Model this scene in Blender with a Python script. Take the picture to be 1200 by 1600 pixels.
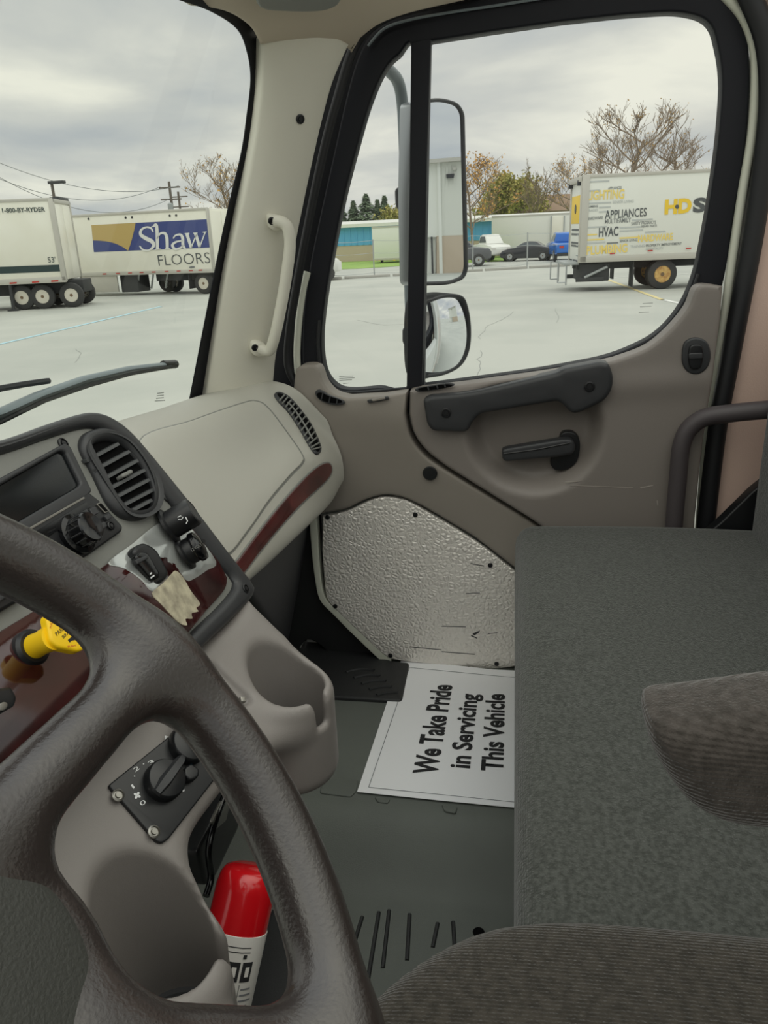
import bpy, bmesh, math, random
import numpy as np
from mathutils import Vector, Matrix
from mathutils.bvhtree import BVHTree
from mathutils.geometry import delaunay_2d_cdt

for _o in list(bpy.data.objects):
    bpy.data.objects.remove(_o)
SC = bpy.context.scene
COL = SC.collection
random.seed(4)
RNG = np.random.default_rng(4)

# ------------------------------------------------------------------ camera
# world: x = towards the passenger door, y = towards the windscreen, z = up; cab floor z = 0, tarmac z = GZ
GZ = -1.15
FPX = 1200.0
CAM = np.array([0.0, 0.0, 1.2])
YAW, PITCH, ROLL = math.radians(80), math.radians(-20), math.radians(2.5)
FWD = np.array([math.sin(YAW) * math.cos(PITCH), math.cos(YAW) * math.cos(PITCH), math.sin(PITCH)])
_r = np.array([math.cos(YAW), -math.sin(YAW), 0.0])
_u = np.cross(_r, FWD)
RGT = _r * math.cos(ROLL) - _u * math.sin(ROLL)
UPV = _u * math.cos(ROLL) + _r * math.sin(ROLL)
cam = bpy.data.cameras.new('camera')
cam.sensor_fit = 'VERTICAL'
cam.sensor_height = 36.0
cam.lens = 36.0 * FPX / 1600.0
cam.clip_start = 0.02
cam.clip_end = 2000
camo = bpy.data.objects.new('camera', cam)
COL.objects.link(camo)
camo.matrix_world = Matrix(((RGT[0], UPV[0], -FWD[0], CAM[0]), (RGT[1], UPV[1], -FWD[1], CAM[1]),
                            (RGT[2], UPV[2], -FWD[2], CAM[2]), (0, 0, 0, 1)))
SC.camera = camo

# ------------------------------------------------------------------ sky (bright overcast) and exposure
SC.view_settings.view_transform = 'Standard'
SC.view_settings.look = 'None'
SC.view_settings.gamma = 1.0
SC.view_settings.use_curve_mapping = False
SC.view_settings.exposure = 0.0
SKY_STRENGTH = 1.0
wd = bpy.data.worlds.new('overcast_sky')
SC.world = wd
wd.use_nodes = True
nt = wd.node_tree
nt.nodes.clear()
def N(t, kind, **kw):
    n = t.nodes.new(kind)
    for k, v in kw.items():
        setattr(n, k, v)
    return n
_out = N(nt, 'ShaderNodeOutputWorld')
_bg = N(nt, 'ShaderNodeBackground')
_bg.inputs[1].default_value = SKY_STRENGTH
_tc = N(nt, 'ShaderNodeTexCoord')
_sep = N(nt, 'ShaderNodeSeparateXYZ')
nt.links.new(_tc.outputs['Generated'], _sep.inputs[0])
# clouds: stretched towards the horizon by dividing x, y by elevation
_dz = N(nt, 'ShaderNodeMath', operation='MAXIMUM'); nt.links.new(_sep.outputs[2], _dz.inputs[0]); _dz.inputs[1].default_value = 0.0
_dz2 = N(nt, 'ShaderNodeMath', operation='ADD'); nt.links.new(_dz.outputs[0], _dz2.inputs[0]); _dz2.inputs[1].default_value = 0.16
_dx = N(nt, 'ShaderNodeMath', operation='DIVIDE'); nt.links.new(_sep.outputs[0], _dx.inputs[0]); nt.links.new(_dz2.outputs[0], _dx.inputs[1])
_dy = N(nt, 'ShaderNodeMath', operation='DIVIDE'); nt.links.new(_sep.outputs[1], _dy.inputs[0]); nt.links.new(_dz2.outputs[0], _dy.inputs[1])
_cmb = N(nt, 'ShaderNodeCombineXYZ'); nt.links.new(_dx.outputs[0], _cmb.inputs[0]); nt.links.new(_dy.outputs[0], _cmb.inputs[1])
_nz = N(nt, 'ShaderNodeTexNoise'); _nz.inputs['Scale'].default_value = 0.9; _nz.inputs['Detail'].default_value = 6; _nz.inputs['Roughness'].default_value = 0.5; _nz.inputs['Distortion'].default_value = 0.3
nt.links.new(_cmb.outputs[0], _nz.inputs['Vector'])
_cr = N(nt, 'ShaderNodeValToRGB')
_e = _cr.color_ramp.elements
_e[0].position = 0.34; _e[0].color = (0.46, 0.49, 0.50, 1)
_e[1].position = 0.66; _e[1].color = (0.86, 0.85, 0.74, 1)
_m = _e.new(0.50); _m.color = (0.61, 0.62, 0.58, 1)
nt.links.new(_nz.outputs[0], _cr.inputs[0])
# overcast skies brighten smoothly towards the zenith
_zr = N(nt, 'ShaderNodeMapRange'); _zr.inputs[1].default_value = 0.30; _zr.inputs[2].default_value = 1.0; _zr.inputs[3].default_value = 1.0; _zr.inputs[4].default_value = 2.9
nt.links.new(_sep.outputs[2], _zr.inputs[0])
_mul = N(nt, 'ShaderNodeVectorMath', operation='SCALE')
nt.links.new(_cr.outputs[0], _mul.inputs[0]); nt.links.new(_zr.outputs[0], _mul.inputs['Scale'])
nt.links.new(_mul.outputs[0], _bg.inputs[0])
nt.links.new(_bg.outputs[0], _out.inputs[0])

# ------------------------------------------------------------------ helpers: photograph pixel -> point on a real plane or surface
def rays(px):
    px = np.atleast_2d(np.asarray(px, float))
    return FWD + np.outer((px[:, 0] - 600) / FPX, RGT) - np.outer((px[:, 1] - 800) / FPX, UPV)
def plane(o, n):
    o = np.asarray(o, float); n = np.asarray(n, float); n = n / np.linalg.norm(n)
    if np.dot(CAM - o, n) < 0:
        n = -n
    def S(px):
        d = rays(px)
        t = np.dot(o - CAM, n) / (d @ n)
        return CAM + d * t[:, None], np.tile(n, (len(d), 1))
    S.o, S.n = o, n
    return S
def PX(x): return plane((x, 0, 0), (1, 0, 0))
def PY(y): return plane((0, y, 0), (0, 1, 0))
def PZ(z): return plane((0, 0, z), (0, 0, 1))
def at(px, py, S): return S([(px, py)])[0][0]
def p3(*pts):
    a, b, c = (np.asarray(p, float) for p in pts)
    return plane(a, np.cross(b - a, c - a))
def off(S, d):
    return plane(S.o + S.n * d, S.n)
def surf(bvh, lift=0.0):
    def S(px):
        P, Q = [], []
        for d in rays(px):
            h = bvh.ray_cast(Vector(CAM), Vector(d).normalized())
            if h[0] is None:
                P.append(P[-1] if P else CAM + d); Q.append(Q[-1] if Q else -FWD)
                continue
            n = np.array(h[1])
            if n @ d > 0: n = -n
            P.append(np.array(h[0]) + n * lift); Q.append(n)
        return np.array(P), np.array(Q)
    return S
def proj(p):
    v = np.asarray(p, float) - CAM
    return np.array([600 + FPX * (v @ RGT) / (v @ FWD), 800 - FPX * (v @ UPV) / (v @ FWD)])
def scale_at(P): return FPX / np.maximum((P - CAM) @ FWD, 1e-3)
def turned(o, beta, tilt):
    B, T = math.radians(beta), math.radians(tilt)
    u = np.array([math.cos(B), -math.sin(B), 0]); h = np.array([math.sin(B), math.cos(B), 0])
    v = math.sin(T) * h + math.cos(T) * np.array([0, 0, 1])
    S = plane(o, np.cross(u, v)); S.u, S.v = u, v
    return S

# ------------------------------------------------------------------ 2-D outlines
def cr(pts, closed=True, n=8):
    P = np.asarray(pts, float); m = len(P); out = []
    rng = range(m) if closed else range(m - 1)
    for i in rng:
        if closed: a, b, c, d = P[(i - 1) % m], P[i], P[(i + 1) % m], P[(i + 2) % m]
        else: a, b, c, d = P[max(i - 1, 0)], P[i], P[i + 1], P[min(i + 2, m - 1)]
        for k in range(n):
            t = k / n
            out.append(0.5 * ((2 * b) + (c - a) * t + (2 * a - 5 * b + 4 * c - d) * t * t + (3 * b - a - 3 * c + d) * t ** 3))
    if not closed: out.append(P[-1])
    return np.array(out)
def rnd(pts, r, n=5):
    P = np.asarray(pts, float); m = len(P); out = []
    R = r if hasattr(r, '__len__') else [r] * m
    for i in range(m):
        a, b, c = P[i - 1], P[i], P[(i + 1) % m]
        u, v = a - b, c - b
        lu, lv = np.linalg.norm(u), np.linalg.norm(v)
        q = min(R[i], lu * .49, lv * .49)
        if q < 1e-6: out.append(b); continue
        p0, p2 = b + u / lu * q, b + v / lv * q
        for k in range(n + 1):
            t = k / n
            out.append((1 - t) ** 2 * p0 + 2 * t * (1 - t) * b + t * t * p2)
    return np.array(out)
def ell(cx, cy, rx, ry, ang=0, n=24):
    t = np.linspace(0, 2 * math.pi, n, endpoint=False); a = math.radians(ang)
    x, y = rx * np.cos(t), ry * np.sin(t)
    return np.stack([cx + x * math.cos(a) - y * math.sin(a), cy + x * math.sin(a) + y * math.cos(a)], 1)
def area(P): return 0.5 * np.sum(P[:, 0] * np.roll(P[:, 1], -1) - np.roll(P[:, 0], -1) * P[:, 1])
def clean(P, e=0.3):
    out = [P[0]]
    for p in P[1:]:
        if np.hypot(*(p - out[-1])) > e: out.append(p)
    if np.hypot(*(out[0] - out[-1])) <= e: out.pop()
    return np.array(out)
def inward(P):
    if area(P) < 0: s = -1
    else: s = 1
    t = np.roll(P, -1, 0) - np.roll(P, 1, 0)
    t /= np.maximum(np.linalg.norm(t, axis=1), 1e-9)[:, None]
    return np.stack([-t[:, 1], t[:, 0]], 1) * s
def inside(Q, P):
    x, y = Q[:, 0], Q[:, 1]; c = np.zeros(len(Q), bool); m = len(P)
    for i in range(m):
        x1, y1 = P[i]; x2, y2 = P[(i + 1) % m]
        if y1 == y2: continue
        k = ((y1 > y) != (y2 > y)) & (x < (x2 - x1) * (y - y1) / (y2 - y1) + x1)
        c ^= k
    return c
def segdist(Q, P, closed=True):
    A = P; B = np.roll(P, -1, 0)
    if not closed: A, B = P[:-1], P[1:]
    best = np.full(len(Q), 1e9)
    for a, b in zip(A, B):
        ab = b - a; t = np.clip(((Q - a) @ ab) / max(ab @ ab, 1e-12), 0, 1)
        best = np.minimum(best, np.hypot(*(Q - a - t[:, None] * ab).T))
    return best

# ------------------------------------------------------------------ objects
def link(name, me, mat=None, parent=None, smooth=True, sharp=35):
    if mat is not None and not me.materials: me.materials.append(mat)
    if smooth:
        me.shade_smooth()
        if sharp: me.set_sharp_from_angle(angle=math.radians(sharp))
    o = bpy.data.objects.new(name, me); COL.objects.link(o)
    if parent is not None: adopt(o, parent)
    return o
def world_mat(o):
    m = o.matrix_basis.copy()
    if o.parent is not None: m = world_mat(o.parent) @ o.matrix_parent_inverse @ m
    return m
def adopt(o, parent):
    o.parent = parent
    o.matrix_parent_inverse = world_mat(parent).inverted()
def thing(name, label, cat, loc=(0, 0, 0), group=None, kind=None):
    o = bpy.data.objects.new(name, None); COL.objects.link(o)
    o.location = loc; o.empty_display_size = 0.05
    return tag(o, label, cat, group, kind)
def tag(o, label=None, cat=None, group=None, kind=None):
    if label: o['label'] = label
    if cat: o['category'] = cat
    if group: o['group'] = group
    if kind: o['kind'] = kind
    return o
def raw(V, F):
    me = bpy.data.meshes.new('m'); me.from_pydata([tuple(map(float, v)) for v in V], [], F); me.update(); return me
def bm_done(bm, flip=True):
    if flip: bmesh.ops.recalc_face_normals(bm, faces=bm.faces)
    me = bpy.data.meshes.new('m'); bm.to_mesh(me); bm.free(); return me

def relief(name, outline, S, mat, parent=None, h=0.0, edge=0.003, depth=0.02, step=None, hfun=None, holes=(), seg=4, sharp=40, back=False):
    """A solid sheet lying on the surface S, its outline given as photograph pixels; raised by h, rounded at its edge, thick by depth."""
    loops = [clean(np.asarray(outline, float))] + [clean(np.asarray(q, float)) for q in holes]
    V, F = [], []
    def put(px, hh):
        P, Q = S(px)
        e = hh + (hfun(np.asarray(px)) if hfun is not None else 0)
        return P + Q * np.reshape(e, (-1, 1)) if np.ndim(e) else P + Q * e
    caps = []
    for k, L in enumerate(loops):
        nrm = inward(L) * (1 if k == 0 else -1)
        P0, Q0 = S(L)
        view = CAM - P0; view /= np.linalg.norm(view, axis=1)[:, None]
        sc = scale_at(P0)
        rings = [(0.0, h - edge - depth)]
        for j in range(seg + 1):
            a = j / seg * math.pi / 2
            rings.append((edge * (1 - math.cos(a)) if edge else 0, h - edge + edge * math.sin(a)))
            if not edge: break
        idx = []
        lastpx = L
        for ins, hh in rings:
            q = L + nrm * (ins * sc)[:, None]
            lastpx = q
            b = len(V); V.extend(put(q, hh)); idx.append(range(b, b + len(L)))
        m = len(L)
        sgn = (area(L) > 0) ^ (k > 0)
        for r0, r1 in zip(idx, idx[1:]):
            for i in range(m):
                j = (i + 1) % m
                F.append((r0[i], r0[j], r1[j], r1[i]) if not sgn else (r0[j], r0[i], r1[i], r1[j]))
        caps.append(lastpx)
    pts, edges = [], []
    for c in caps:
        b = len(pts); m = len(c); pts.extend(c); edges += [(b + i, b + (i + 1) % m) for i in range(m)]
    if step:
        c = caps[0]; lo, hi = c.min(0), c.max(0)
        gx, gy = np.meshgrid(np.arange(lo[0] + step / 2, hi[0], step), np.arange(lo[1] + step / 2, hi[1], step))
        gx = gx + (np.arange(gx.shape[0]) % 2)[:, None] * step * .5
        G = np.stack([gx.ravel(), gy.ravel()], 1)
        k = inside(G, c) & (segdist(G, c) > step * .45)
        for q in caps[1:]: k &= ~inside(G, q) & (segdist(G, q) > step * .45)
        pts.extend(G[k])
    vo, eo, fo, *_ = delaunay_2d_cdt([Vector((float(p[0]), float(p[1]))) for p in pts], edges, [], 0, 1e-4)
    vo = np.array([(v.x, v.y) for v in vo])
    cen = np.array([vo[list(f)].mean(0) for f in fo])
    keep = inside(cen, caps[0])
    for q in caps[1:]: keep &= ~inside(cen, q)
    b = len(V); V.extend(put(vo, h))
    for f, k in zip(fo, keep):
        if k: F.append(tuple(b + i for i in reversed(f)))
    bm = bmesh.new()
    bv = [bm.verts.new(tuple(map(float, v))) for v in V]
    for f in F:
        try: bm.faces.new([bv[i] for i in f])
        except ValueError: pass
    bmesh.ops.remove_doubles(bm, verts=bm.verts, dist=2e-6)
    return link(name, bm_done(bm), mat, parent, sharp=sharp)

def tube_mesh(path, r, n=10, closed=False, flat=None, cap=True):
    P = np.asarray(path, float); m = len(P)
    R = np.broadcast_to(np.asarray(r, float), (m,))
    T = np.gradient(P, axis=0) if not closed else np.roll(P, -1, 0) - np.roll(P, 1, 0)
    T /= np.maximum(np.linalg.norm(T, axis=1), 1e-9)[:, None]
    a = np.array([0, 0, 1.]) if abs(T[0][2]) < .9 else np.array([1., 0, 0])
    nv = np.cross(T[0], a); nv /= np.linalg.norm(nv)
    V, F = [], []
    for i in range(m):
        nv = nv - T[i] * (nv @ T[i]); nv /= max(np.linalg.norm(nv), 1e-9)
        bv = np.cross(T[i], nv)
        for k in range(n):
            t = 2 * math.pi * k / n
            V.append(P[i] + R[i] * (math.cos(t) * nv + math.sin(t) * bv * (flat or 1)))
    for i in range(m if closed else m - 1):
        for k in range(n):
            j = (i + 1) % m
            F.append((i * n + k, i * n + (k + 1) % n, j * n + (k + 1) % n, j * n + k))
    if cap and not closed:
        F.append(tuple(range(n))[::-1]); F.append(tuple((m - 1) * n + k for k in range(n)))
    return V, F
def tube(name, path, r, mat, parent=None, n=10, closed=False, flat=None, spline=0):
    if spline: path = cr(path, closed, spline)
    return link(name, raw(*tube_mesh(path, r, n, closed, flat)), mat, parent, sharp=50)
def lathe(name, prof, o, axis, mat, parent=None, n=28, sharp=35, caps=True):
    """prof: (radius, distance along axis)"""
    o = np.asarray(o, float); w = np.asarray(axis, float); w /= np.linalg.norm(w)
    a = np.array([0, 0, 1.]) if abs(w[2]) < .9 else np.array([1., 0, 0])
    u = np.cross(w, a); u /= np.linalg.norm(u); v = np.cross(w, u)
    V, F = [], []
    for r, d in prof:
        for k in range(n):
            t = 2 * math.pi * k / n
            V.append(o + w * d + r * (math.cos(t) * u + math.sin(t) * v))
    for i in range(len(prof) - 1):
        for k in range(n):
            F.append((i * n + k, i * n + (k + 1) % n, (i + 1) * n + (k + 1) % n, (i + 1) * n + k))
    if caps: F.append(tuple(range(n))[::-1]); F.append(tuple((len(prof) - 1) * n + k for k in range(n)))
    bm = bmesh.new(); bv = [bm.verts.new(tuple(map(float, x))) for x in V]
    for f in F: bm.faces.new([bv[i] for i in f])
    bmesh.ops.remove_doubles(bm, verts=bm.verts, dist=1e-6)
    return link(name, bm_done(bm), mat, parent, sharp=sharp)
def box_mesh(lo, hi, bevel=0.0, M=None, seg=2):
    bm = bmesh.new()
    bmesh.ops.create_cube(bm, size=1.0)
    lo, hi = np.minimum(lo, hi), np.maximum(lo, hi)
    for v in bm.verts:
        v.co = Vector([lo[i] + (v.co[i] + .5) * (hi[i] - lo[i]) for i in range(3)])
    if bevel:
        bmesh.ops.bevel(bm, geom=list(bm.edges) + list(bm.verts), offset=bevel, segments=seg, affect='EDGES', profile=.5)
    if M is not None: bmesh.ops.transform(bm, matrix=M, verts=bm.verts)
    return bm_done(bm)
def box(name, lo, hi, mat, parent=None, bevel=0.0, M=None, seg=2):
    return link(name, box_mesh(np.asarray(lo, float), np.asarray(hi, float), bevel, M, seg), mat, parent, smooth=bevel > 0)
def patch(name, G, mat, parent=None, n=6, m=6):
    """Smooth sheet through a grid of points G[row][col]; returns object and its BVH."""
    G = np.asarray(G, float)
    H = np.array([cr(row, False, n) for row in G])
    K = np.array([cr(H[:, j], False, m) for j in range(H.shape[1])])   # cols x rows
    c, r = K.shape[:2]
    V = K.reshape(-1, 3); F = []
    for i in range(c - 1):
        for j in range(r - 1):
            F.append((i * r + j, (i + 1) * r + j, (i + 1) * r + j + 1, i * r + j + 1))
    me = raw(V, F)
    o = link(name, me, mat, parent, sharp=None)
    return o, BVHTree.FromPolygons([Vector(v) for v in V], F)
def text(name, s, p0, p1, top, S, mat, parent, lift=0.001, bold=0.0, spacing=1.0):
    """Lettering s on the surface S: baseline runs from pixel p0 to p1, capitals reach the height of pixel top above p0."""
    a, b, c = at(*p0, S), at(*p1, S), at(*top, S)
    n = S([p0])[1][0]
    u = b - a; L = np.linalg.norm(u); u /= L; v = np.cross(n, u)
    if (c - a) @ v < 0: v = -v
    H = (c - a) @ v
    cu = bpy.data.curves.new('t', 'FONT'); cu.body = s; cu.resolution_u = 3; cu.offset = bold; cu.space_character = spacing
    ob = bpy.data.objects.new('t', cu); me = bpy.data.meshes.new_from_object(ob)
    bpy.data.objects.remove(ob); bpy.data.curves.remove(cu)
    co = np.array([q.co for q in me.vertices])
    lo, hi = co.min(0), co.max(0)
    W = a + np.outer((co[:, 0] - lo[0]) / (hi[0] - lo[0]) * L, u) + np.outer(co[:, 1] / 0.70 * H, v) + n * lift
    for q, w in zip(me.vertices, W): q.co = w
    return link(name, me, mat, parent, smooth=False)

# ------------------------------------------------------------------ signed-distance solids
def sdf_mesh(f, lo, hi, h):
    lo = np.asarray(lo, float); hi = np.asarray(hi, float)
    nx, ny, nz = (np.ceil((hi - lo) / h).astype(int) + 1)
    gx, gy, gz = np.meshgrid(lo[0] + h * np.arange(nx), lo[1] + h * np.arange(ny), lo[2] + h * np.arange(nz), indexing='ij')
    D = f(gx, gy, gz)
    S = D < 0
    c = np.zeros((nx - 1, ny - 1, nz - 1), int)
    for a in (0, 1):
        for b in (0, 1):
            for d in (0, 1): c += S[a:nx - 1 + a, b:ny - 1 + b, d:nz - 1 + d]
    act = (c > 0) & (c < 8)
    idx = -np.ones(act.shape, int); ijk = np.argwhere(act); idx[act] = np.arange(len(ijk))
    acc = np.zeros((len(ijk), 3)); cnt = np.zeros(len(ijk))
    corners = [(a, b, d) for a in (0, 1) for b in (0, 1) for d in (0, 1)]
    for p in corners:
        for ax in range(3):
            if p[ax]: continue
            q = list(p); q[ax] = 1
            d0 = D[ijk[:, 0] + p[0], ijk[:, 1] + p[1], ijk[:, 2] + p[2]]
            d1 = D[ijk[:, 0] + q[0], ijk[:, 1] + q[1], ijk[:, 2] + q[2]]
            k = (d0 < 0) != (d1 < 0)
            t = np.where(k, d0 / np.where(d0 == d1, 1, d0 - d1), 0)
            pos = np.tile(np.array(p, float), (len(ijk), 1)); pos[:, ax] += t
            acc[k] += pos[k]; cnt[k] += 1
    V = lo + h * (ijk + acc / cnt[:, None])
    F = []
    for ax in range(3):
        sl0 = [slice(None)] * 3; sl1 = [slice(None)] * 3
        sl0[ax] = slice(0, -1); sl1[ax] = slice(1, None)
        ch = S[tuple(sl0)] != S[tuple(sl1)]
        E = np.argwhere(ch); b, d = [(1, 2), (2, 0), (0, 1)][ax]
        lim = np.array(act.shape)
        ok = (E[:, b] > 0) & (E[:, d] > 0) & (E[:, b] < lim[b]) & (E[:, d] < lim[d]) & (E[:, ax] < lim[ax])
        E = E[ok]
        if not len(E): continue
        def g(ob, od):
            q = E.copy(); q[:, b] += ob; q[:, d] += od
            return idx[q[:, 0], q[:, 1], q[:, 2]]
        Q = np.stack([g(-1, -1), g(0, -1), g(0, 0), g(-1, 0)], 1)
        fl = S[E[:, 0], E[:, 1], E[:, 2]]
        Q[~fl] = Q[~fl][:, ::-1]
        F.append(Q[(Q >= 0).all(1)])
    F = np.concatenate(F)
    me = bpy.data.meshes.new('m')
    me.from_pydata(V.tolist(), [], F.tolist()); me.update()
    return me
def smin(a, b, k):
    h = np.clip(.5 + .5 * (b - a) / k, 0, 1); return b * (1 - h) + a * h - k * h * (1 - h)
def smax(a, b, k): return -smin(-a, -b, k)
def s_caps(x, y, z, a, b, r0, r1=None):
    a, b = np.asarray(a, float), np.asarray(b, float); r1 = r0 if r1 is None else r1
    ab = b - a; t = np.clip(((x - a[0]) * ab[0] + (y - a[1]) * ab[1] + (z - a[2]) * ab[2]) / (ab @ ab), 0, 1)
    return np.sqrt((x - a[0] - t * ab[0]) ** 2 + (y - a[1] - t * ab[1]) ** 2 + (z - a[2] - t * ab[2]) ** 2) - (r0 + (r1 - r0) * t)
def s_rbox(x, y, z, c, hx, r):
    q = [np.abs(w - c[i]) - (hx[i] - r) for i, w in enumerate((x, y, z))]
    o = np.sqrt(sum(np.maximum(w, 0) ** 2 for w in q))
    return o + np.minimum(np.maximum(np.maximum(q[0], q[1]), q[2]), 0) - r

# ------------------------------------------------------------------ materials (all procedural)
def lin(r, g, b):
    return tuple((c / 12.92 if c <= .04045 else ((c + .055) / 1.055) ** 2.4) for c in (r / 255, g / 255, b / 255)) + (1,)
MATS = {}
def mat(name, col, rough=.5, metal=0.0, spec=.5, bump=None, var=None, emit=None, ribs=None, coat=0.0, sheen=0.0):
    """bump=(scale, strength, distance[, kind]); var=(scale, second colour, low, high); ribs=(axis, scale, strength)"""
    m = bpy.data.materials.new(name); m.use_nodes = True; t = m.node_tree
    bs = t.nodes['Principled BSDF']
    bs.inputs['Base Color'].default_value = col
    bs.inputs['Roughness'].default_value = rough; bs.inputs['Metallic'].default_value = metal
    bs.inputs['Specular IOR Level'].default_value = spec
    if coat: bs.inputs['Coat Weight'].default_value = coat; bs.inputs['Coat Roughness'].default_value = .08
    if sheen: bs.inputs['Sheen Weight'].default_value = sheen; bs.inputs['Sheen Roughness'].default_value = .4
    if emit: bs.inputs['Emission Color'].default_value = emit[0]; bs.inputs['Emission Strength'].default_value = emit[1]
    tc = N(t, 'ShaderNodeTexCoord')
    if var:
        nz = N(t, 'ShaderNodeTexNoise'); nz.inputs['Scale'].default_value = var[0]; nz.inputs['Detail'].default_value = 5
        t.links.new(tc.outputs['Object'], nz.inputs['Vector'])
        rp = N(t, 'ShaderNodeValToRGB'); e = rp.color_ramp.elements
        e[0].position, e[1].position = var[2], var[3]; e[0].color, e[1].color = col, var[1]
        t.links.new(nz.outputs[0], rp.inputs[0]); t.links.new(rp.outputs[0], bs.inputs['Base Color'])
    prev = None
    if bump:
        kind = bump[3] if len(bump) > 3 else 'noise'
        if kind == 'noise':
            b = N(t, 'ShaderNodeTexNoise'); b.inputs['Detail'].default_value = 3; out = b.outputs[0]
        elif kind == 'voronoi':
            b = N(t, 'ShaderNodeTexVoronoi'); b.feature = 'DISTANCE_TO_EDGE'; out = b.outputs['Distance']
        b.inputs['Scale'].default_value = bump[0]
        t.links.new(tc.outputs['Object'], b.inputs['Vector'])
        bn = N(t, 'ShaderNodeBump'); bn.inputs['Strength'].default_value = bump[1]; bn.inputs['Distance'].default_value = bump[2]
        t.links.new(out, bn.inputs['Height']); prev = bn
    if ribs:
        w = N(t, 'ShaderNodeTexWave'); w.bands_direction = ribs[0]; w.inputs['Scale'].default_value = ribs[1]
        w.inputs['Distortion'].default_value = .6; w.inputs['Detail'].default_value = 2; w.inputs['Detail Scale'].default_value = 3
        t.links.new(tc.outputs['Object'], w.inputs['Vector'])
        bn = N(t, 'ShaderNodeBump'); bn.inputs['Strength'].default_value = ribs[2]; bn.inputs['Distance'].default_value = .002
        t.links.new(w.outputs[0], bn.inputs['Height'])
        if prev: t.links.new(prev.outputs[0], bn.inputs['Normal'])
        prev = bn
    if prev: t.links.new(prev.outputs[0], bs.inputs['Normal'])
    MATS[name] = m
    return m
def glass(name, tint, gloss):
    m = bpy.data.materials.new(name); m.use_nodes = True; t = m.node_tree; t.nodes.clear()
    o = N(t, 'ShaderNodeOutputMaterial'); mx = N(t, 'ShaderNodeMixShader'); tr = N(t, 'ShaderNodeBsdfTransparent'); gl = N(t, 'ShaderNodeBsdfGlossy')
    tr.inputs[0].default_value = tint; gl.inputs['Roughness'].default_value = .02; mx.inputs[0].default_value = gloss
    t.links.new(tr.outputs[0], mx.inputs[1]); t.links.new(gl.outputs[0], mx.inputs[2]); t.links.new(mx.outputs[0], o.inputs[0])
    MATS[name] = m
    return m
grain = (900, .25, .0012)
M_dash = mat('dash_plastic', lin(178, 176, 166), .55, bump=grain)
M_pillar = mat('pillar_plastic', lin(216, 213, 199), .6, bump=grain)
M_door = mat('door_plastic', lin(130, 123, 117), .45, bump=grain)
M_doorlow = mat('door_lower_plastic', lin(142, 135, 126), .5, bump=grain)
M_console = mat('console_plastic', lin(130, 125, 121), .45, bump=grain)
M_under = mat('under_dash_plastic', lin(72, 72, 74), .6, bump=grain)
M_bezel = mat('bezel_plastic', lin(126, 127, 122), .42, bump=(700, .2, .001))
M_dark = mat('charcoal_plastic', lin(52, 53, 55), .42, bump=(700, .2, .001))
M_slat = mat('slat_plastic', lin(78, 80, 81), .4)
M_black = mat('black_plastic', lin(26, 27, 29), .35)
M_patch = mat('pale_patch_gloss', lin(196, 200, 198), .14, metal=.55, var=(20, lin(176, 178, 172), .4, .7))  # pale, partly metallic gloss for the patch on the burl plate
M_etch = mat('etched_glass_mark', lin(150, 154, 152), .8)
M_gloss = mat('gloss_black', lin(14, 15, 17), .12)
M_hole = mat('deep_black', lin(10, 10, 11), .9, spec=.1)
M_frame = mat('window_frame_black', lin(11, 13, 22), .55, spec=.35)
M_rubber = mat('rubber_seal', lin(24, 25, 28), .5)
M_jamb = mat('jamb_paint', lin(214, 216, 200), .35)
M_white = mat('white_paint', lin(228, 229, 224), .35, coat=.3)
M_wood = mat('burl_wood', lin(92, 40, 38), .22, coat=.5, var=(14, lin(52, 20, 20), .35, .65))
M_woodlam = mat('gloss_wood', lin(62, 26, 26), .08, coat=1.0, var=(18, lin(36, 14, 14), .35, .65))
M_residue = mat('torn_label_residue', lin(200, 192, 165), .8, bump=(150, .5, .002), var=(45, lin(140, 132, 115), .35, .7))
M_kick = mat('stucco_metal', lin(246, 241, 233), .36, metal=.35, bump=(85, 1.0, .005, 'voronoi'))
M_leather = mat('wheel_leather', lin(42, 36, 34), .27, spec=.85, bump=(420, .28, .0011))
M_hub = mat('hub_plastic', lin(52, 53, 49), .6, bump=(500, .35, .002))
M_seat = mat('bench_fabric', lin(78, 80, 76), .95, spec=.15, bump=(300, .8, .003), ribs=('Y', 110, .2), var=(150, lin(60, 62, 58), .38, .62), sheen=.3)
M_dseat = mat('driver_fabric', lin(62, 58, 52), .95, spec=.15, bump=(420, .5, .003), ribs=('X', 85, .35), var=(120, lin(48, 45, 40), .38, .62), sheen=.25)
M_arm = mat('armrest_fabric', lin(72, 67, 63), .95, spec=.15, bump=(420, .5, .003), ribs=('Z', 85, .35), var=(120, lin(58, 54, 50), .38, .62), sheen=.3)
M_mat = mat('floor_rubber', lin(102, 107, 101), .6, bump=(500, .4, .002), var=(3, lin(88, 92, 87), .3, .7))
M_matdark = mat('sill_rubber', lin(34, 35, 36), .55, bump=(400, .3, .002))
M_paper = mat('paper', lin(240, 241, 243), .75)
M_ink = mat('ink', lin(34, 34, 36), .8)
M_grey_ink = mat('grey_ink', lin(120, 122, 126), .8)
M_yellow = mat('yellow_plastic', lin(250, 205, 20), .35)
M_red = mat('red_gloss', lin(200, 20, 28), .18, coat=.4)
M_label = mat('label_white', lin(225, 222, 216), .45)
M_redprint = mat('red_print', lin(196, 50, 46), .5)
M_chrome = mat('chrome', lin(205, 207, 210), .15, metal=1.0)
M_steel = mat('steel', lin(150, 148, 142), .35, metal=.9)
M_shell = mat('mirror_shell_silver', lin(168, 172, 174), .3, metal=.8)
M_mirror = mat('mirror_glass', lin(238, 242, 246), .01, metal=1.0)
M_mast = mat('mast_grey', lin(120, 130, 134), .45)
M_hood = mat('mirror_housing', lin(40, 42, 46), .45)
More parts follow.
